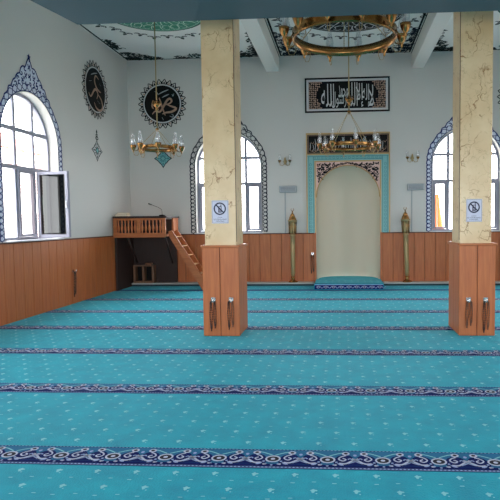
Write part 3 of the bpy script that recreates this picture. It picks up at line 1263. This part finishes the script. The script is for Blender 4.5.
# ------------------------------------------------------------------ hooks and prayer beads
def hook(x, y, z, label, nrm=(0, -1)):
    r = empty('bead_hook', (x, y, z))
    tag(r, label, 'hook')
    nx_, ny_ = nrm
    b = MB()
    if nx_ == 0:
        b.box(x - .03, x + .03, y - .004, y, z - .03, z + .04, 'chrome', .002)
    else:
        b.box(x, x + .004, y - .022, y + .022, z - .025, z + .03, 'chrome', .002)
    b.build('back_plate', r)
    b = MB()
    P3 = lambda d, dz: (x + nx_ * d, y + ny_ * d, z + dz)
    b.tube([P3(.002, 0), P3(.03, -.004), P3(.045, -.02), P3(.06, -.01), P3(.064, .015)], .006, 'chrome')
    b.lathe([(.001, 0), (.01, .004), (.013, .012), (.01, .02), (.001, .024)], P3(.064, .01), 'chrome', 10)
    b.build('peg', r)


def beads(x, y, z, ln, n, mats, label, group, nrm=(0, -1), seed=0):
    rr = random.Random(seed)
    ux, uy = -nrm[1], nrm[0]
    for i in range(n):
        b = MB()
        wdt = .013
        L_ = ln * (1 - .1 * i)
        dx = (i - (n - 1) / 2) * .05
        d = .040
        pts = []
        N = 46
        for k in range(N):
            t = 2 * pi * k / N
            s_ = wdt * sin(t) + dx + .0015 * sin(5 * t + i)
            q = (1 - cos(t)) / 2
            pts.append((x + nrm[0] * (d - .014 * q) + ux * s_, y + nrm[1] * (d - .014 * q) + uy * s_, z - .012 - L_ * q))
        b.tube(pts, .002, mats[i % len(mats)], 4, True)
        for p_ in pts:
            b.lathe([(.001, -.010), (.0085, -.004), (.0085, .004), (.001, .010)], p_, mats[i % len(mats)], 6)
        e = pts[N // 2]
        b.rod((e[0], e[1], e[2]), (e[0], e[1], e[2] - .03), .006, mats[i % len(mats)], 6, .009)
        tag(b.build('prayer_beads', None, (x, y, z)), label, 'prayer beads', group)


HK = [(-1.69, 6.91, .475, (0, -1), 'chrome hook at left on the left pillar base', 'dark prayer beads on the left hook of the left pillar', .36, 2, ('bead', 'bead')),
      (-1.455, 6.91, .475, (0, -1), 'chrome hook at right on the left pillar base', 'dark and brown prayer beads on the right hook of the left pillar', .34, 2, ('bead', 'bead2')),
      (1.62, 6.98, .46, (0, -1), 'chrome hook at left on the right pillar base', 'brown prayer beads on the left hook of the right pillar', .31, 2, ('bead2', 'bead2')),
      (1.835, 6.98, .46, (0, -1), 'chrome hook at right on the right pillar base', 'dark prayer beads on the right hook of the right pillar', .37, 2, ('bead', 'bead2')),
      (LX + .0255, 9.73, .61, (1, 0), 'small chrome hook on the left wall panelling', 'dark prayer beads hanging on the left wall panelling', .44, 2, ('bead', 'bead')),
      (-0.70, W - .0255, .72, (0, -1), 'small chrome hook on panelling left of the niche', 'dark prayer beads hanging on panelling left of the niche', .42, 2, ('bead', 'bead'))]
for i, (x, y, z, nr, l1, l2, ln, n_, mm2) in enumerate(HK):
    hook(x, y, z, l1, nr)
    beads(x, y, z, ln, n_, mm2, l2, l2, nr, i)

# ------------------------------------------------------------------ wall medallions and ornaments
def medallion(cu, cv, R_, fn, flip, strokes, label, name='calligraphy_medallion', rimcol='ink'):
    """R_: outer radius"""
    k = R_
    r = empty(name, fn(cu, cv, 0))
    tag(r, label, 'medallion')
    f = Flat(fn, flip=flip, step=.0015)
    nl = 26
    for i in range(nl):
        t = 2 * pi * i / nl
        c_, s_ = cos(t), sin(t)
        ri, ro = .80 * k, k
        tw = .078 * k
        loc = lambda a, b: (cu + c_ * a - s_ * b, cv + s_ * a + c_ * b)
        f.stroke([loc(ri, -tw * .8), loc(ri + .05 * k, -tw * 1.1), loc(ri + .12 * k, -tw * .7), loc(ro, 0), loc(ri + .12 * k, tw * .7), loc(ri + .05 * k, tw * 1.1), loc(ri, tw * .8)],
                 .036 * k, rimcol, 2, 2)
        f.leaf(*loc(ri - .01 * k, 0), .12 * k, .07 * k, t, 'bronze' if i % 2 else rimcol, 3)
        tt = t + pi / nl
        f.leaf(cu + cos(tt) * (ri + .02 * k), cv + sin(tt) * (ri + .02 * k), .1 * k, .05 * k, tt, rimcol, 2)
    f.ring(cu, cv, .81 * k, .81 * k, .02 * k, rimcol, 4, 48)
    f.mb.build('petal_rim', r)
    b = MB()
    f = Flat(fn, flip=flip, mb=b, step=.0015)
    f.ring(cu, cv, .79 * k, .79 * k, .05 * k, 'silver', 7, 48)
    f.ell(cu, cv, .75 * k, .75 * k, 'black', 6, 48)
    for pts, wd, m_ in strokes:
        f.stroke([(cu + a * k, cv + b_ * k) for a, b_ in pts], wd * k, m_, 8, 4, True)
    b.build('inscribed_disc', r)
    return r


ST_BACK = [([(-.12, .25), (-.06, .05), (.0, -.15), (.12, -.48)], .07, 'bronze'),
           ([(-.42, -.42), (-.3, -.3), (-.1, -.32), (.05, -.12), (.2, .12), (.33, .2), (.4, .1), (.3, .0), (.1, -.05)], .09, 'bronze'),
           ([(.1, .02), (.35, -.1), (.58, -.2), (.4, -.33), (.15, -.36), (0, -.42)], .09, 'bronze'),
           ([(-.4, .1), (-.42, -.1), (-.36, -.2)], .06, 'bronze'),
           ([(-.15, .38), (.05, .48), (.28, .56)], .045, 'metal'), ([(.0, .25), (.15, .32), (.3, .38)], .045, 'metal'),
           ([(-.3, .5), (-.2, .45), (-.16, .35)], .03, 'metal'), ([(.42, .38), (.46, .3), (.5, .4)], .03, 'metal'),
           ([(-.02, -.55), (.04, -.66)], .04, 'metal'), ([(.3, -.5), (.42, -.55), (.46, -.48), (.38, -.42)], .03, 'metal')]
ST_LEFT = [([(.25, .42), (.02, .5), (-.08, .3), (.05, .1), (.25, .02), (.4, .0)], .08, 'bronze'),
           ([(-.55, -.2), (-.4, -.3), (-.15, -.05), (.0, .02), (.15, -.1), (.05, -.3)], .085, 'bronze'),
           ([(.12, -.1), (.4, -.25), (.5, -.5), (.3, -.66), (.0, -.62), (-.15, -.45)], .085, 'bronze'),
           ([(-.35, .45), (-.1, .55), (.15, .62)], .04, 'metal'), ([(-.5, .2), (-.3, .25)], .03, 'metal'),
           ([(.3, .3), (.42, .22)], .03, 'metal'), ([(.1, -.35), (.3, -.42)], .03, 'metal')]
medallion(-4.22, 4.30, .575, on_back, False, ST_BACK, 'round black calligraphy medallion on back wall left of the left window')
medallion(10.96, 4.235, .585, on_left, True, [([(-a, b_) for a, b_ in p_], w_, m_) for p_, w_, m_ in ST_LEFT] if False else ST_LEFT,
          'round black calligraphy medallion on the left wall above the small pale ornament')
medallion(4.12, 4.28, .575, on_back, False, ST_BACK, 'round calligraphy medallion on the back wall cut by the right edge')


def diamond(cu, cv, a, b_, fn, flip, label, finial=False, pale=False):
    r = MB()
    f = Flat(fn, flip=flip, mb=r, step=.0015)
    o_ = []
    N = 32
    for i in range(N):
        t = 2 * pi * i / N
        q = 1 / (abs(cos(t)) + abs(sin(t))) * (1 + .10 * abs(cos(2 * t)) - .12 * abs(sin(4 * t)))
        o_.append((cos(t) * q, sin(t) * q))
    sc_ = lambda k: [(cu + x * a * k, cv + y * b_ * k) for x, y in o_]
    c1 = 'tealdark' if not pale else 'foliage'
    f.poly(sc_(1), 'darknavy' if not pale else 'foliage', 1)
    f.poly(sc_(.84), 'teal' if not pale else 'silver', 2)
    f.poly(sc_(.42), c1, 3)
    f.poly(sc_(.26), 'teal', 4)
    for sx in (-1, 1):
        for sy in (-1, 1):
            f.scroll(cu + sx * a * .34, cv + sy * b_ * .32, a * .17, sy * 1.2, a * .07, c1, 3, sx * sy)
        f.leaf(cu + sx * a * .45, cv, a * .33, b_ * .2, 0 if sx > 0 else pi, c1, 3)
        f.leaf(cu, cv + sx * b_ * .45, b_ * .35, a * .2, pi / 2 * sx, c1, 3)
    if finial:
        f.stroke([(cu, cv + b_ * .95), (cu, cv + b_ * 1.9)], a * .1, c1, 1, 1)
        f.ring(cu, cv + b_ * 1.2, a * .32, b_ * .18, a * .1, c1, 2, 12)
        f.ring(cu, cv + b_ * 1.5, a * .24, b_ * .15, a * .08, c1, 2, 12)
        f.leaf(cu, cv + b_ * 1.62, b_ * .45, a * .3, pi / 2, c1, 2)
    o = r.build('diamond_ornament', None, fn(cu, cv, 0))
    return tag(o, label, 'wall ornament')


diamond(-4.235, 3.02, .20, .21, on_back, False, 'turquoise diamond ornament on the back wall under the round medallion')
diamond(10.95, 3.0, .23, .21, on_left, True, 'pale diamond ornament with finial on the left wall under its medallion', True, True)

# calligraphy panel above the mihrab
pn = empty('framed_calligraphy', (XC, W, 4.0))
tag(pn, 'wide framed black calligraphy panel above the prayer niche', 'calligraphy panel')
p0, p1, q0, q1 = -0.84, 1.115, 4.01, 4.80
b = MB()
for bx_ in ((p0, p1, q0, q0 + .035), (p0, p1, q1 - .035, q1), (p0, p0 + .035, q0 + .035, q1 - .035), (p1 - .035, p1, q0 + .035, q1 - .035)):
    b.box(bx_[0], bx_[1], W - .03, W - .001, bx_[2], bx_[3], 'black', .004)
b.build('outer_frame', pn)
b = MB()
b.box(p0 + .035, p1 - .035, W - .012, W - .001, q0 + .035, q1 - .035, 'silver')
f = Flat(lambda u, v, h: (u, W - .012 - h, v), mb=b, step=.0015)
f.rect(p0 + .09, p1 - .09, q0 + .085, q1 - .085, 'ink', 1)
rr = random.Random(5)
for sg in (-1, 1):
    for gu in range(8):
        for gv in range(14):
            u = XC - .007 + sg * (.87 - gu * .045 - rr.uniform(0, .01))
            v = q0 + .105 + gv * .0448
            if gu > 4 + 3.2 * abs(gv - 6.5) / 6.5 - 1.2:
                continue
            f.scroll(u, v, .023, rr.random() * 6.3, .012, 'bronze', 2, rr.choice((-1, 1)))
            f.ell(u, v, .009, .009, 'pink', 2, 6)
cx_ = (p0 + p1) / 2
oc = []
for i in range(40):
    t = 2 * pi * i / 40
    ex = .55
    oc.append((cx_ + .655 * math.copysign(abs(cos(t)) ** ex, cos(t)), (q0 + q1) / 2 + .29 * math.copysign(abs(sin(t)) ** ex, sin(t))))
f.poly(oc, 'black', 3)
bf = b.build('black_field', pn)
b = MB()
f = Flat(lambda u, v, h: (u, W - .018 - h, v), mb=b, step=.0015)
zq = q0 + .11
for wd_, ua, ub, va, vb in (('لا', .49, .61, .02, .50), ('إله', .34, .52, .0, .52), ('إلا', .20, .37, .0, .54), ('الله', -.02, .24, .02, .56),
                            ('محمد', -.20, .02, .22, .50), ('رسول', -.36, -.02, -.01, .36), ('الله', -.60, -.30, .02, .54)):
    put_text(f, shape_arabic(wd_), cx_ + ua, cx_ + ub, zq + va, zq + vb, 'silver', 1)
b.build('lettering', bf)

# ceiling medallions
def ceiling_disc(cx, cy, R_, col, linecol, label, seed):
    r = empty('ceiling_medallion', (cx, cy, C))
    tag(r, label, 'ceiling medallion')
    b = MB()
    f = Flat(on_ceil, mb=b, flip=True, step=.002)
    f.ell(cx, cy, R_, R_, 'trim', 1, 56)
    f.ell(cx, cy, R_ * .975, R_ * .975, col, 2, 56)
    rr = random.Random(seed)
    for ring_i, (ra, nn_) in enumerate(((.80, 26), (.55, 18), (.3, 10))):
        for i in range(nn_):
            t = 2 * pi * (i + .5 * (ring_i % 2)) / nn_
            base = lambda dr, dt: (cx + R_ * (ra + dr) * cos(t + dt), cy + R_ * (ra + dr) * sin(t + dt))
            w_ = .024 * R_ if col == 'black' else .02 * R_
            f.stroke([base(-.13, rr.uniform(-.05, .05)), base(0, rr.uniform(-.04, .04)), base(.11, rr.uniform(-.06, .06))], w_, linecol, 3, 3, True)
            f.stroke([base(-.1, 0), base(-.13, .1), base(-.05, .2), base(.03, .15)], w_, linecol, 3, 3, True)
            if rr.random() < .6:
                f.stroke([base(.04, .03), base(.1, .1), base(.05, .2)], w_ * .8, linecol, 3, 3, True)
    f.ring(cx, cy, R_ * .94, R_ * .94, .012, linecol, 3, 56)
    nn_ = 30
    for i in range(nn_):
        t = 2 * pi * i / nn_
        ro = R_ + .30 + (.07 if i % 2 else -.02)
        u, v = cx + ro * cos(t), cy + ro * sin(t)
        c2 = 'ink' if col == 'black' else 'foliage'
        for h_ in (-1, 1):
            f.scroll(u - h_ * .06 * sin(t), v + h_ * .06 * cos(t), .065, t + h_ * 1.5, .028, c2, 1, h_)
        f.leaf(u, v, .14, .08, t, c2, 2)
        f.stroke([(u - .09 * sin(t), v + .09 * cos(t)), (u - .02 * cos(t), v - .02 * sin(t)), (u + .09 * sin(t), v - .09 * cos(t))], .018, c2, 1, 3)
    b.build('painted_roundel', r)


ceiling_disc(-3.43, 9.85, .96, 'green', 'greenpale', 'green painted roundel on the ceiling above the left chandelier', 1)
ceiling_disc(XC, 10.1, 1.08, 'black', 'silver', 'black calligraphy roundel on the ceiling above the large chandelier', 2)
ceiling_disc(3.72, 9.85, .96, 'green', 'greenpale', 'green painted roundel on the ceiling at the far right', 3)


# ------------------------------------------------------------------ chandeliers
def chandelier(cx, cy, z, R_, nl, band, ph0, label, nch, hub_z, big, crown=0.2):
    r = empty('chandelier', (cx, cy, z))
    tag(r, label, 'chandelier', kind='thing')
    # band ring with rims
    b = MB()
    N = 56
    t_ = .012 * (1.6 if big else 1)
    prof = [(R_ - t_, -band / 2), (R_ + t_ * .2, -band / 2), (R_ + t_, -band / 2 + band * .12), (R_ + t_ * .3, -band * .25), (R_ + t_ * .3, band * .25),
            (R_ + t_, band / 2 - band * .12), (R_ + t_ * .2, band / 2), (R_ - t_, band / 2)]
    vs, fs = [], []
    for i in range(N):
        a = 2 * pi * i / N
        for rr_, h_ in prof:
            vs.append((cx + rr_ * cos(a), cy + rr_ * sin(a), z + h_))
    k = len(prof)
    for i in range(N):
        j = (i + 1) % N
        for q in range(k):
            p_ = (q + 1) % k
            fs.append((i * k + q, j * k + q, j * k + p_, i * k + p_))
    b.add(vs, fs, 'brass', True)
    b.build('band_ring', r)
    # hub, rod, stays
    b = MB()
    hr = R_ * .11 if big else .035
    b.lathe([(.004, -hr * 1.6), (hr * .35, -hr * 1.2), (hr * .3, -hr * .7), (hr, -hr * .2), (hr * .9, hr * .3), (hr * .3, hr * .7), (.012, hr * 1.4)], (cx, cy, hub_z), 'brass', 16)
    b.build('hub', r)
    b = MB()
    b.rod((cx, cy, hub_z), (cx, cy, C - .03), .011, 'brassdark')
    b.build('hanging_rod', r)
    b = MB()
    b.lathe([(.07, 0), (.065, -.02), (.03, -.05), (.012, -.07)], (cx, cy, C - .001), 'brass', 16)
    b.build('ceiling_rose', r)
    if not big:
        b = MB()
        zz = hub_z + crown
        b.lathe([(.004, -.09), (.03, -.07), (.018, -.03), (.055, .0), (.07, .05), (.03, .03), (.012, .1)], (cx, cy, zz), 'brass', 12)
        for i in range(5):
            a = 2 * pi * i / 5
            b.tube([(cx + .03 * cos(a), cy + .03 * sin(a), zz), (cx + .075 * cos(a), cy + .075 * sin(a), zz + .04), (cx + .06 * cos(a), cy + .06 * sin(a), zz + .1)], .01, 'brass', 5)
        b.build('leaf_crown', r)
    for i in range(nch):
        a = 2 * pi * (i + .5) / nch
        b = MB()
        p_, q_ = Vector((cx + hr * .5 * cos(a), cy + hr * .5 * sin(a), hub_z - hr * .2)), Vector((cx + (R_ - .005) * cos(a), cy + (R_ - .005) * sin(a), z + band / 2))
        n_ = max(8, int((q_ - p_).length / .045))
        b.rod(p_, q_, .0045 if not big else .006, 'brassdark', 6)
        for j in range(n_):
            c_ = p_.lerp(q_, (j + .5) / n_)
            b.lathe([(.003, -.012), (.011 if big else .008, 0), (.003, .012)], c_, 'brassdark', 6, q_ - p_)
        b.build('chain', r)
    # lamps
    s_ = 1.4 if big else 0.95
    off = .15 if big else .10
    for i in range(nl):
        a = ph0 + 2 * pi * i / nl
        ca, sa = cos(a), sin(a)
        P3 = lambda d, h_: (cx + (R_ + d) * ca, cy + (R_ + d) * sa, z + h_)
        b = MB()
        b.lathe([(.004, -.10 * s_), (.014 * s_, -.085 * s_), (.012 * s_, -.06 * s_), (.035 * s_, -.03 * s_), (.055 * s_, .02 * s_), (.062 * s_, .05 * s_), (.05 * s_, .045 * s_), (.02 * s_, .04 * s_)],
                P3(off, .0), 'brass', 14)
        cupmb = b
        b = MB()
        b.tube([P3(.0, 0), P3(off * .3, -.05 * s_), P3(off * .7, -.06 * s_), P3(off, -.03 * s_)], .008 * s_ + .002, 'brass', 6)
        b.tube([P3(.01, -.03 * s_), P3(.0, -.10 * s_), P3(off * .3, -.15 * s_), P3(off * .8, -.14 * s_), P3(off, -.08 * s_)], .006, 'brassdark', 6)
        arm = b.build('lamp_arm', r)
        cupmb.build('lamp_cup', arm)
        b = MB()
        b.lathe([(.028 * s_, .045 * s_), (.045 * s_, .09 * s_), (.048 * s_, .14 * s_), (.03 * s_, .21 * s_), (.022 * s_, .25 * s_), (.03 * s_, .27 * s_)], P3(off, 0), 'lampglass', 14, cap=False)
        b.build('glass_chimney', arm)
        b = MB()
        b.lathe([(.016 * s_, .03 * s_), (.016 * s_, .10 * s_), (.010 * s_, .12 * s_), (.012 * s_, .15 * s_), (.001, .18 * s_)], P3(off, 0), 'white', 8)
        b.build('candle_bulb', arm)
    return r


chandelier(XC - .09, 8.6, 4.385, .80, 12, .15, pi / 12, 'large brass ring chandelier hanging high in the foreground centre', 6, 5.1, True)
chandelier(XC, 10.25, 2.895, .46, 8, .07, .2, 'small brass chandelier with glass chimneys in front of the prayer niche', 4, 3.54, False, .19)
chandelier(-3.39, 9.85, 2.87, .33, 8, .065, .35, 'small brass chandelier hanging before the left back wall', 4, 3.22, False, .42)


# ------------------------------------------------------------------ wall sconces
def sconce(x, z, label):
    r = empty('wall_sconce', (x, W, z))
    tag(r, label, 'wall lamp')
    b = MB()
    b.lathe([(.045, 0), (.04, .015), (.015, .03)], (x, W - .001, z), 'brassdark', 14, (0, -1, 0))
    b.lathe([(.004, -.09), (.02, -.06), (.012, -.02), (.03, .03), (.018, .07), (.004, .1)], (x, W - .04, z), 'brassdark', 10)
    b.build('wall_plate', r)
    for sg in (-1, 1):
        b = MB()
        b.tube([(x, W - .04, z - .03), (x + sg * .05, W - .07, z - .1), (x + sg * .11, W - .09, z - .09), (x + sg * .12, W - .09, z - .02)], .008, 'brassdark')
        b.lathe([(.006, -.03), (.03, 0), (.04, .03), (.02, .03)], (x + sg * .12, W - .09, z - .01), 'brass', 12)
        arm = b.build('lamp_arm', r)
        b = MB()
        b.lathe([(.022, .02), (.036, .05), (.036, .09), (.022, .14), (.026, .16)], (x + sg * .12, W - .09, z), 'lampglass', 12, cap=False)
        b.build('glass_chimney', arm)


sconce(-1.32, 2.9, 'two-armed brass wall lamp left of the prayer niche')
sconce(1.63, 2.93, 'two-armed brass wall lamp right of the prayer niche')


def wallbox(x0, x1, z0, z1, xc, label):
    r = empty('wall_speaker', ((x0 + x1) / 2, W, z0))
    tag(r, label, 'speaker')
    b = MB()
    b.box(x0, x1, W - .09, W - .002, z0, z1, 'metal', .012)
    b.build('housing', r)
    b = MB()
    for i in range(4):
        zz = z0 + (z1 - z0) * (.2 + i * .18)
        b.box(x0 + .03, x1 - .03, W - .094, W - .088, zz, zz + .008, 'gasket')
    b.build('grille', r)
    b = MB()
    b.box(xc - .012, xc + .012, W - .02, W - .002, 1.225, z0 + .005, 'metal', .003)
    b.build('cable_duct', r)


wallbox(-1.46, -1.05, 2.17, 2.33, -1.33, 'grey oblong box with vertical duct left of the prayer niche')
wallbox(1.51, 1.90, 2.19, 2.34, 1.62, 'grey oblong box with vertical duct right of the prayer niche')


# ------------------------------------------------------------------ brass candle stands
def candle_stand(x, y, h, tilt, label):
    z0 = 0.0755
    r = empty('brass_candlestick', (x, y, z0))
    tag(r, label, 'candle stand')
    ax = Vector((tilt, 0, 1)).normalized()
    P3 = lambda t: Vector((x, y, z0)) + ax * t
    b = MB()
    b.lathe([(.11, 0), (.11, .012), (.085, .03), (.05, .05), (.04, .08), (.055, .11), (.035, .14)], P3(0), 'brass', 20, ax)
    b.build('base', r)
    b = MB()
    b.lathe([(.035, .13), (.05, .2), (.058, h * .5), (.055, h * .62), (.07, h * .63), (.07, h * .645), (.05, h * .655)], P3(0), 'brassdark', 16, ax)
    b.build('shaft', r)
    b = MB()
    b.lathe([(.05, h * .65), (.075, h * .68), (.08, h * .7), (.075, h * .80), (.08, h * .81), (.11, h * .825), (.115, h * .84), (.09, h * .845)], P3(0), 'brassdark', 12, ax)
    for i in range(8):
        a = 2 * pi * i / 8
        b.rod(P3(h * .66) + Vector((.08 * cos(a), .08 * sin(a), 0)), P3(h * .83) + Vector((.09 * cos(a), .09 * sin(a), 0)), .008, 'brass', 6)
    b.build('lantern_head', r)
    b = MB()
    b.lathe([(.10, h * .84), (.085, h * .86), (.075, h * .88), (.05, h * .905), (.055, h * .91), (.02, h * .935), (.012, h * .95), (.02, h * .955), (.005, h * .965)], P3(0), 'brass', 12, ax)
    b.build('domed_cap', r)
    b = MB()
    c_ = P3(h * .985)
    rr_ = .033
    pts = [c_ + Vector((rr_ * cos(a), 0, rr_ * sin(a))) for a in [radians(130 + 280 * i / 14) for i in range(15)]]
    b.tube(pts, .006, 'brass', 6)
    b.build('crescent_finial', r)


candle_stand(-1.15, W - .16, 1.72, 0.0, 'tall brass candle stand left of the prayer niche')
candle_stand(1.50, W - .16, 1.72, -0.03, 'tall brass candle stand leaning slightly right of the prayer niche')

# ------------------------------------------------------------------ preaching platform in the corner
YF = 11.55
PX0, PX1 = LX + .03, -3.85
kp = empty('preaching_platform', ((PX0 + PX1) / 2, 12.2, 0))
tag(kp, 'raised wooden preaching platform with balustrade in the left back corner', 'preaching platform')
b = MB()
b.box(PX0, PX1, YF, W - .03, 1.19, 1.235, 'woodh', .004)
b.build('deck', kp)
b = MB()
b.box(PX0, PX1, YF - .02, YF + .012, 1.175, 1.275, 'woodh', .006)
b.build('fascia', kp)
b = MB()
b.box(PX0, PX1 + .04, YF - .03, YF + .05, 1.60, 1.645, 'darkwood_shade', .008)
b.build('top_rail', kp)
b = MB()
b.box(PX0, PX1, YF - .005, YF + .03, 1.555, 1.60, 'woodh', .004)
b.build('lower_rail', kp)
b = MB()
b.box(PX1 - .05, PX1 + .05, YF + .05, W - .25, 1.60, 1.64, 'darkwood_shade', .006)
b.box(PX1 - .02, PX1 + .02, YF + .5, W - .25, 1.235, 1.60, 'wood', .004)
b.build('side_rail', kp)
for x in (PX0 + .04, (PX0 + PX1) / 2 - .02, PX1 - .04):
    b = MB()
    b.box(x - .04, x + .04, YF - .012, YF + .045, 1.235, 1.60, 'woodh', .006)
    b.build('newel_post', kp)
for seg in ((PX0 + .08, (PX0 + PX1) / 2 - .06), ((PX0 + PX1) / 2 + .02, PX1 - .08)):
    for i in range(6):
        x = seg[0] + (seg[1] - seg[0]) * (i + .5) / 6
        b = MB()
        b.lathe([(.018, 0), (.018, .04), (.012, .06), (.026, .12), (.028, .16), (.014, .24), (.018, .28), (.018, .325)], (x, YF + .015, 1.235), 'wood', 8)
        b.build('baluster', kp)
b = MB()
b.box(PX0, PX1 - .08, W - .10, W - .03, 0.08, 1.19, 'darkwood_shade', .004)  # near-black sheets added to stand in for deep shade under the deck
b.box(PX0, PX0 + .05, YF + .05, W - .11, 0.0, 1.19, 'darkwood_shade', .004)
b.build('under_deck_shade', kp)
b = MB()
b.box(PX0, PX1 - .1, W - .12, W - .04, 1.236, 1.58, 'darkwood_shade', .004)  # dark backing painted in for the shaded space behind the balusters
b.box(PX0, PX0 + .04, YF + .05, W - .13, 1.236, 1.58, 'darkwood_shade', .004)
b.build('baluster_shade_backing', kp)
for x, y in ((PX1 - .04, YF + .04), (PX0 + .3, YF + .04)):
    b = MB()
    d = Vector((0, .52, -.62))
    s = Vector((x, y + .02, 1.19))
    e = s + d
    b.rod(s, e, .025, 'darkwood_shade', 4)
    b.build('bracket', kp)
# stair
stn = empty('wooden_stair', (-3.4, 12.15, 0))
tag(stn, 'steep open wooden stair leading up to the preaching platform', 'stair')
ta, tb = Vector((-3.80, 0, 1.27)), Vector((-3.0, 0, 0.0))
for y0_, m_ in ((11.66, 'woodh'), (12.06, 'wood')):
    b = MB()
    hw = .058
    pts = [(ta.x - .02, ta.z + hw * .6), (ta.x + .05, ta.z + hw), (tb.x + .09, hw * .6), (tb.x + .06, 0.0), (tb.x - .09, 0.0), (ta.x - .02, ta.z - hw * 1.1)]
    vs = [(x, y0_, z) for x, z in pts] + [(x, y0_ + .035, z) for x, z in pts]
    n = len(pts)
    b.add(vs, [tuple(range(n)), tuple(range(n, 2 * n))[::-1]] + [(i, (i + 1) % n, n + (i + 1) % n, n + i) for i in range(n)], m_)
    b.build('stringer', stn)
for i in range(6):
    t = (i + .5) / 6.2
    x, z = ta.x + (tb.x - ta.x) * t, ta.z + (tb.z - ta.z) * t
    b = MB()
    b.box(x - .07, x + .08, 11.696, 12.06, z, z + .022, 'woodlight', .003)
    b.build('tread', stn)
# microphone, books
mc = empty('gooseneck_microphone', (-3.92, YF, 1.646))
tag(mc, 'thin black gooseneck microphone standing on the platform rail', 'microphone')
b = MB()
b.lathe([(.07, 0), (.07, .012), (.05, .025), (.012, .03)], (-3.92, YF + .01, 1.6455), 'black', 14)
b.build('base', mc)
b = MB()
b.tube([(-3.92, YF + .01, 1.67), (-3.92, YF + .01, 1.74), (-3.93, YF, 1.79), (-3.99, YF - .02, 1.83), (-4.13, YF - .04, 1.89)], .005, 'black')
b.build('gooseneck', mc)
b = MB()
b.rod((-4.13, YF - .04, 1.89), (-4.20, YF - .05, 1.915), .012, 'black', 8, .014)
b.build('microphone_head', mc)


def book(x0, x1, y0, y1, z0, t, cover, label):
    r = empty('book', ((x0 + x1) / 2, (y0 + y1) / 2, z0))
    tag(r, label, 'book')
    b = MB()
    b.box(x0, x1, y0, y1, z0, z0 + .004, cover)
    b.box(x0, x1, y0, y1, z0 + t - .004, z0 + t, cover)
    b.box(x0, x0 + .006, y0, y1, z0 + .004, z0 + t - .004, cover)
    b.build('cover', r)
    b = MB()
    b.box(x0 + .006, x1 - .008, y0 + .006, y1 - .006, z0 + .0045, z0 + t - .0045, 'page')
    b.build('pages', r)


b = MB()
b.box(PX0 + .01, PX0 + .34, YF + .055, YF + .30, 1.60, 1.645, 'darkwood_shade', .005)
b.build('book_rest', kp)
book(PX0 + .03, PX0 + .30, YF + .05, YF + .25, 1.6462, .045, 'book', 'tan book lying lowest in the pile on the platform corner')
book(PX0 + .07, PX0 + .29, YF + .06, YF + .24, 1.6925, .035, 'book', 'smaller tan book lying on top of the pile on the platform')

# small shelf below the platform
sh = empty('wooden_rack', (-4.6, 12.2, 0))
tag(sh, 'small pale wooden rack with two open bays under the preaching platform', 'rack')
sx0, sx1, sy0, sy1, szt, sz = -4.93, -4.44, 12.375, 12.55, .50, .0755
b = MB()
b.box(sx0, sx1, sy0, sy1, sz, sz + .05, 'rackwood', .004)
b.box(sx0, sx1, sy0, sy1, szt - .03, szt, 'rackwood', .004)
for x in (sx0, (sx0 + sx1) / 2 - .03, sx1 - .045):
    b.box(x, x + .05, sy0, sy1, sz + .05, szt - .03, 'rackwood', .004)
b.build('carcass', sh)
b = MB()
b.box(sx0 + .05, sx1 - .05, sy1 - .012, sy1, sz + .05, szt - .03, 'black')
b.build('back_board', sh)
b = MB()
b.box(sx0 + .28, sx1 - .06, sy0 + .03, sy1 - .03, szt, szt + .05, 'rackwood', .01)
b.build('raised_lid', sh)
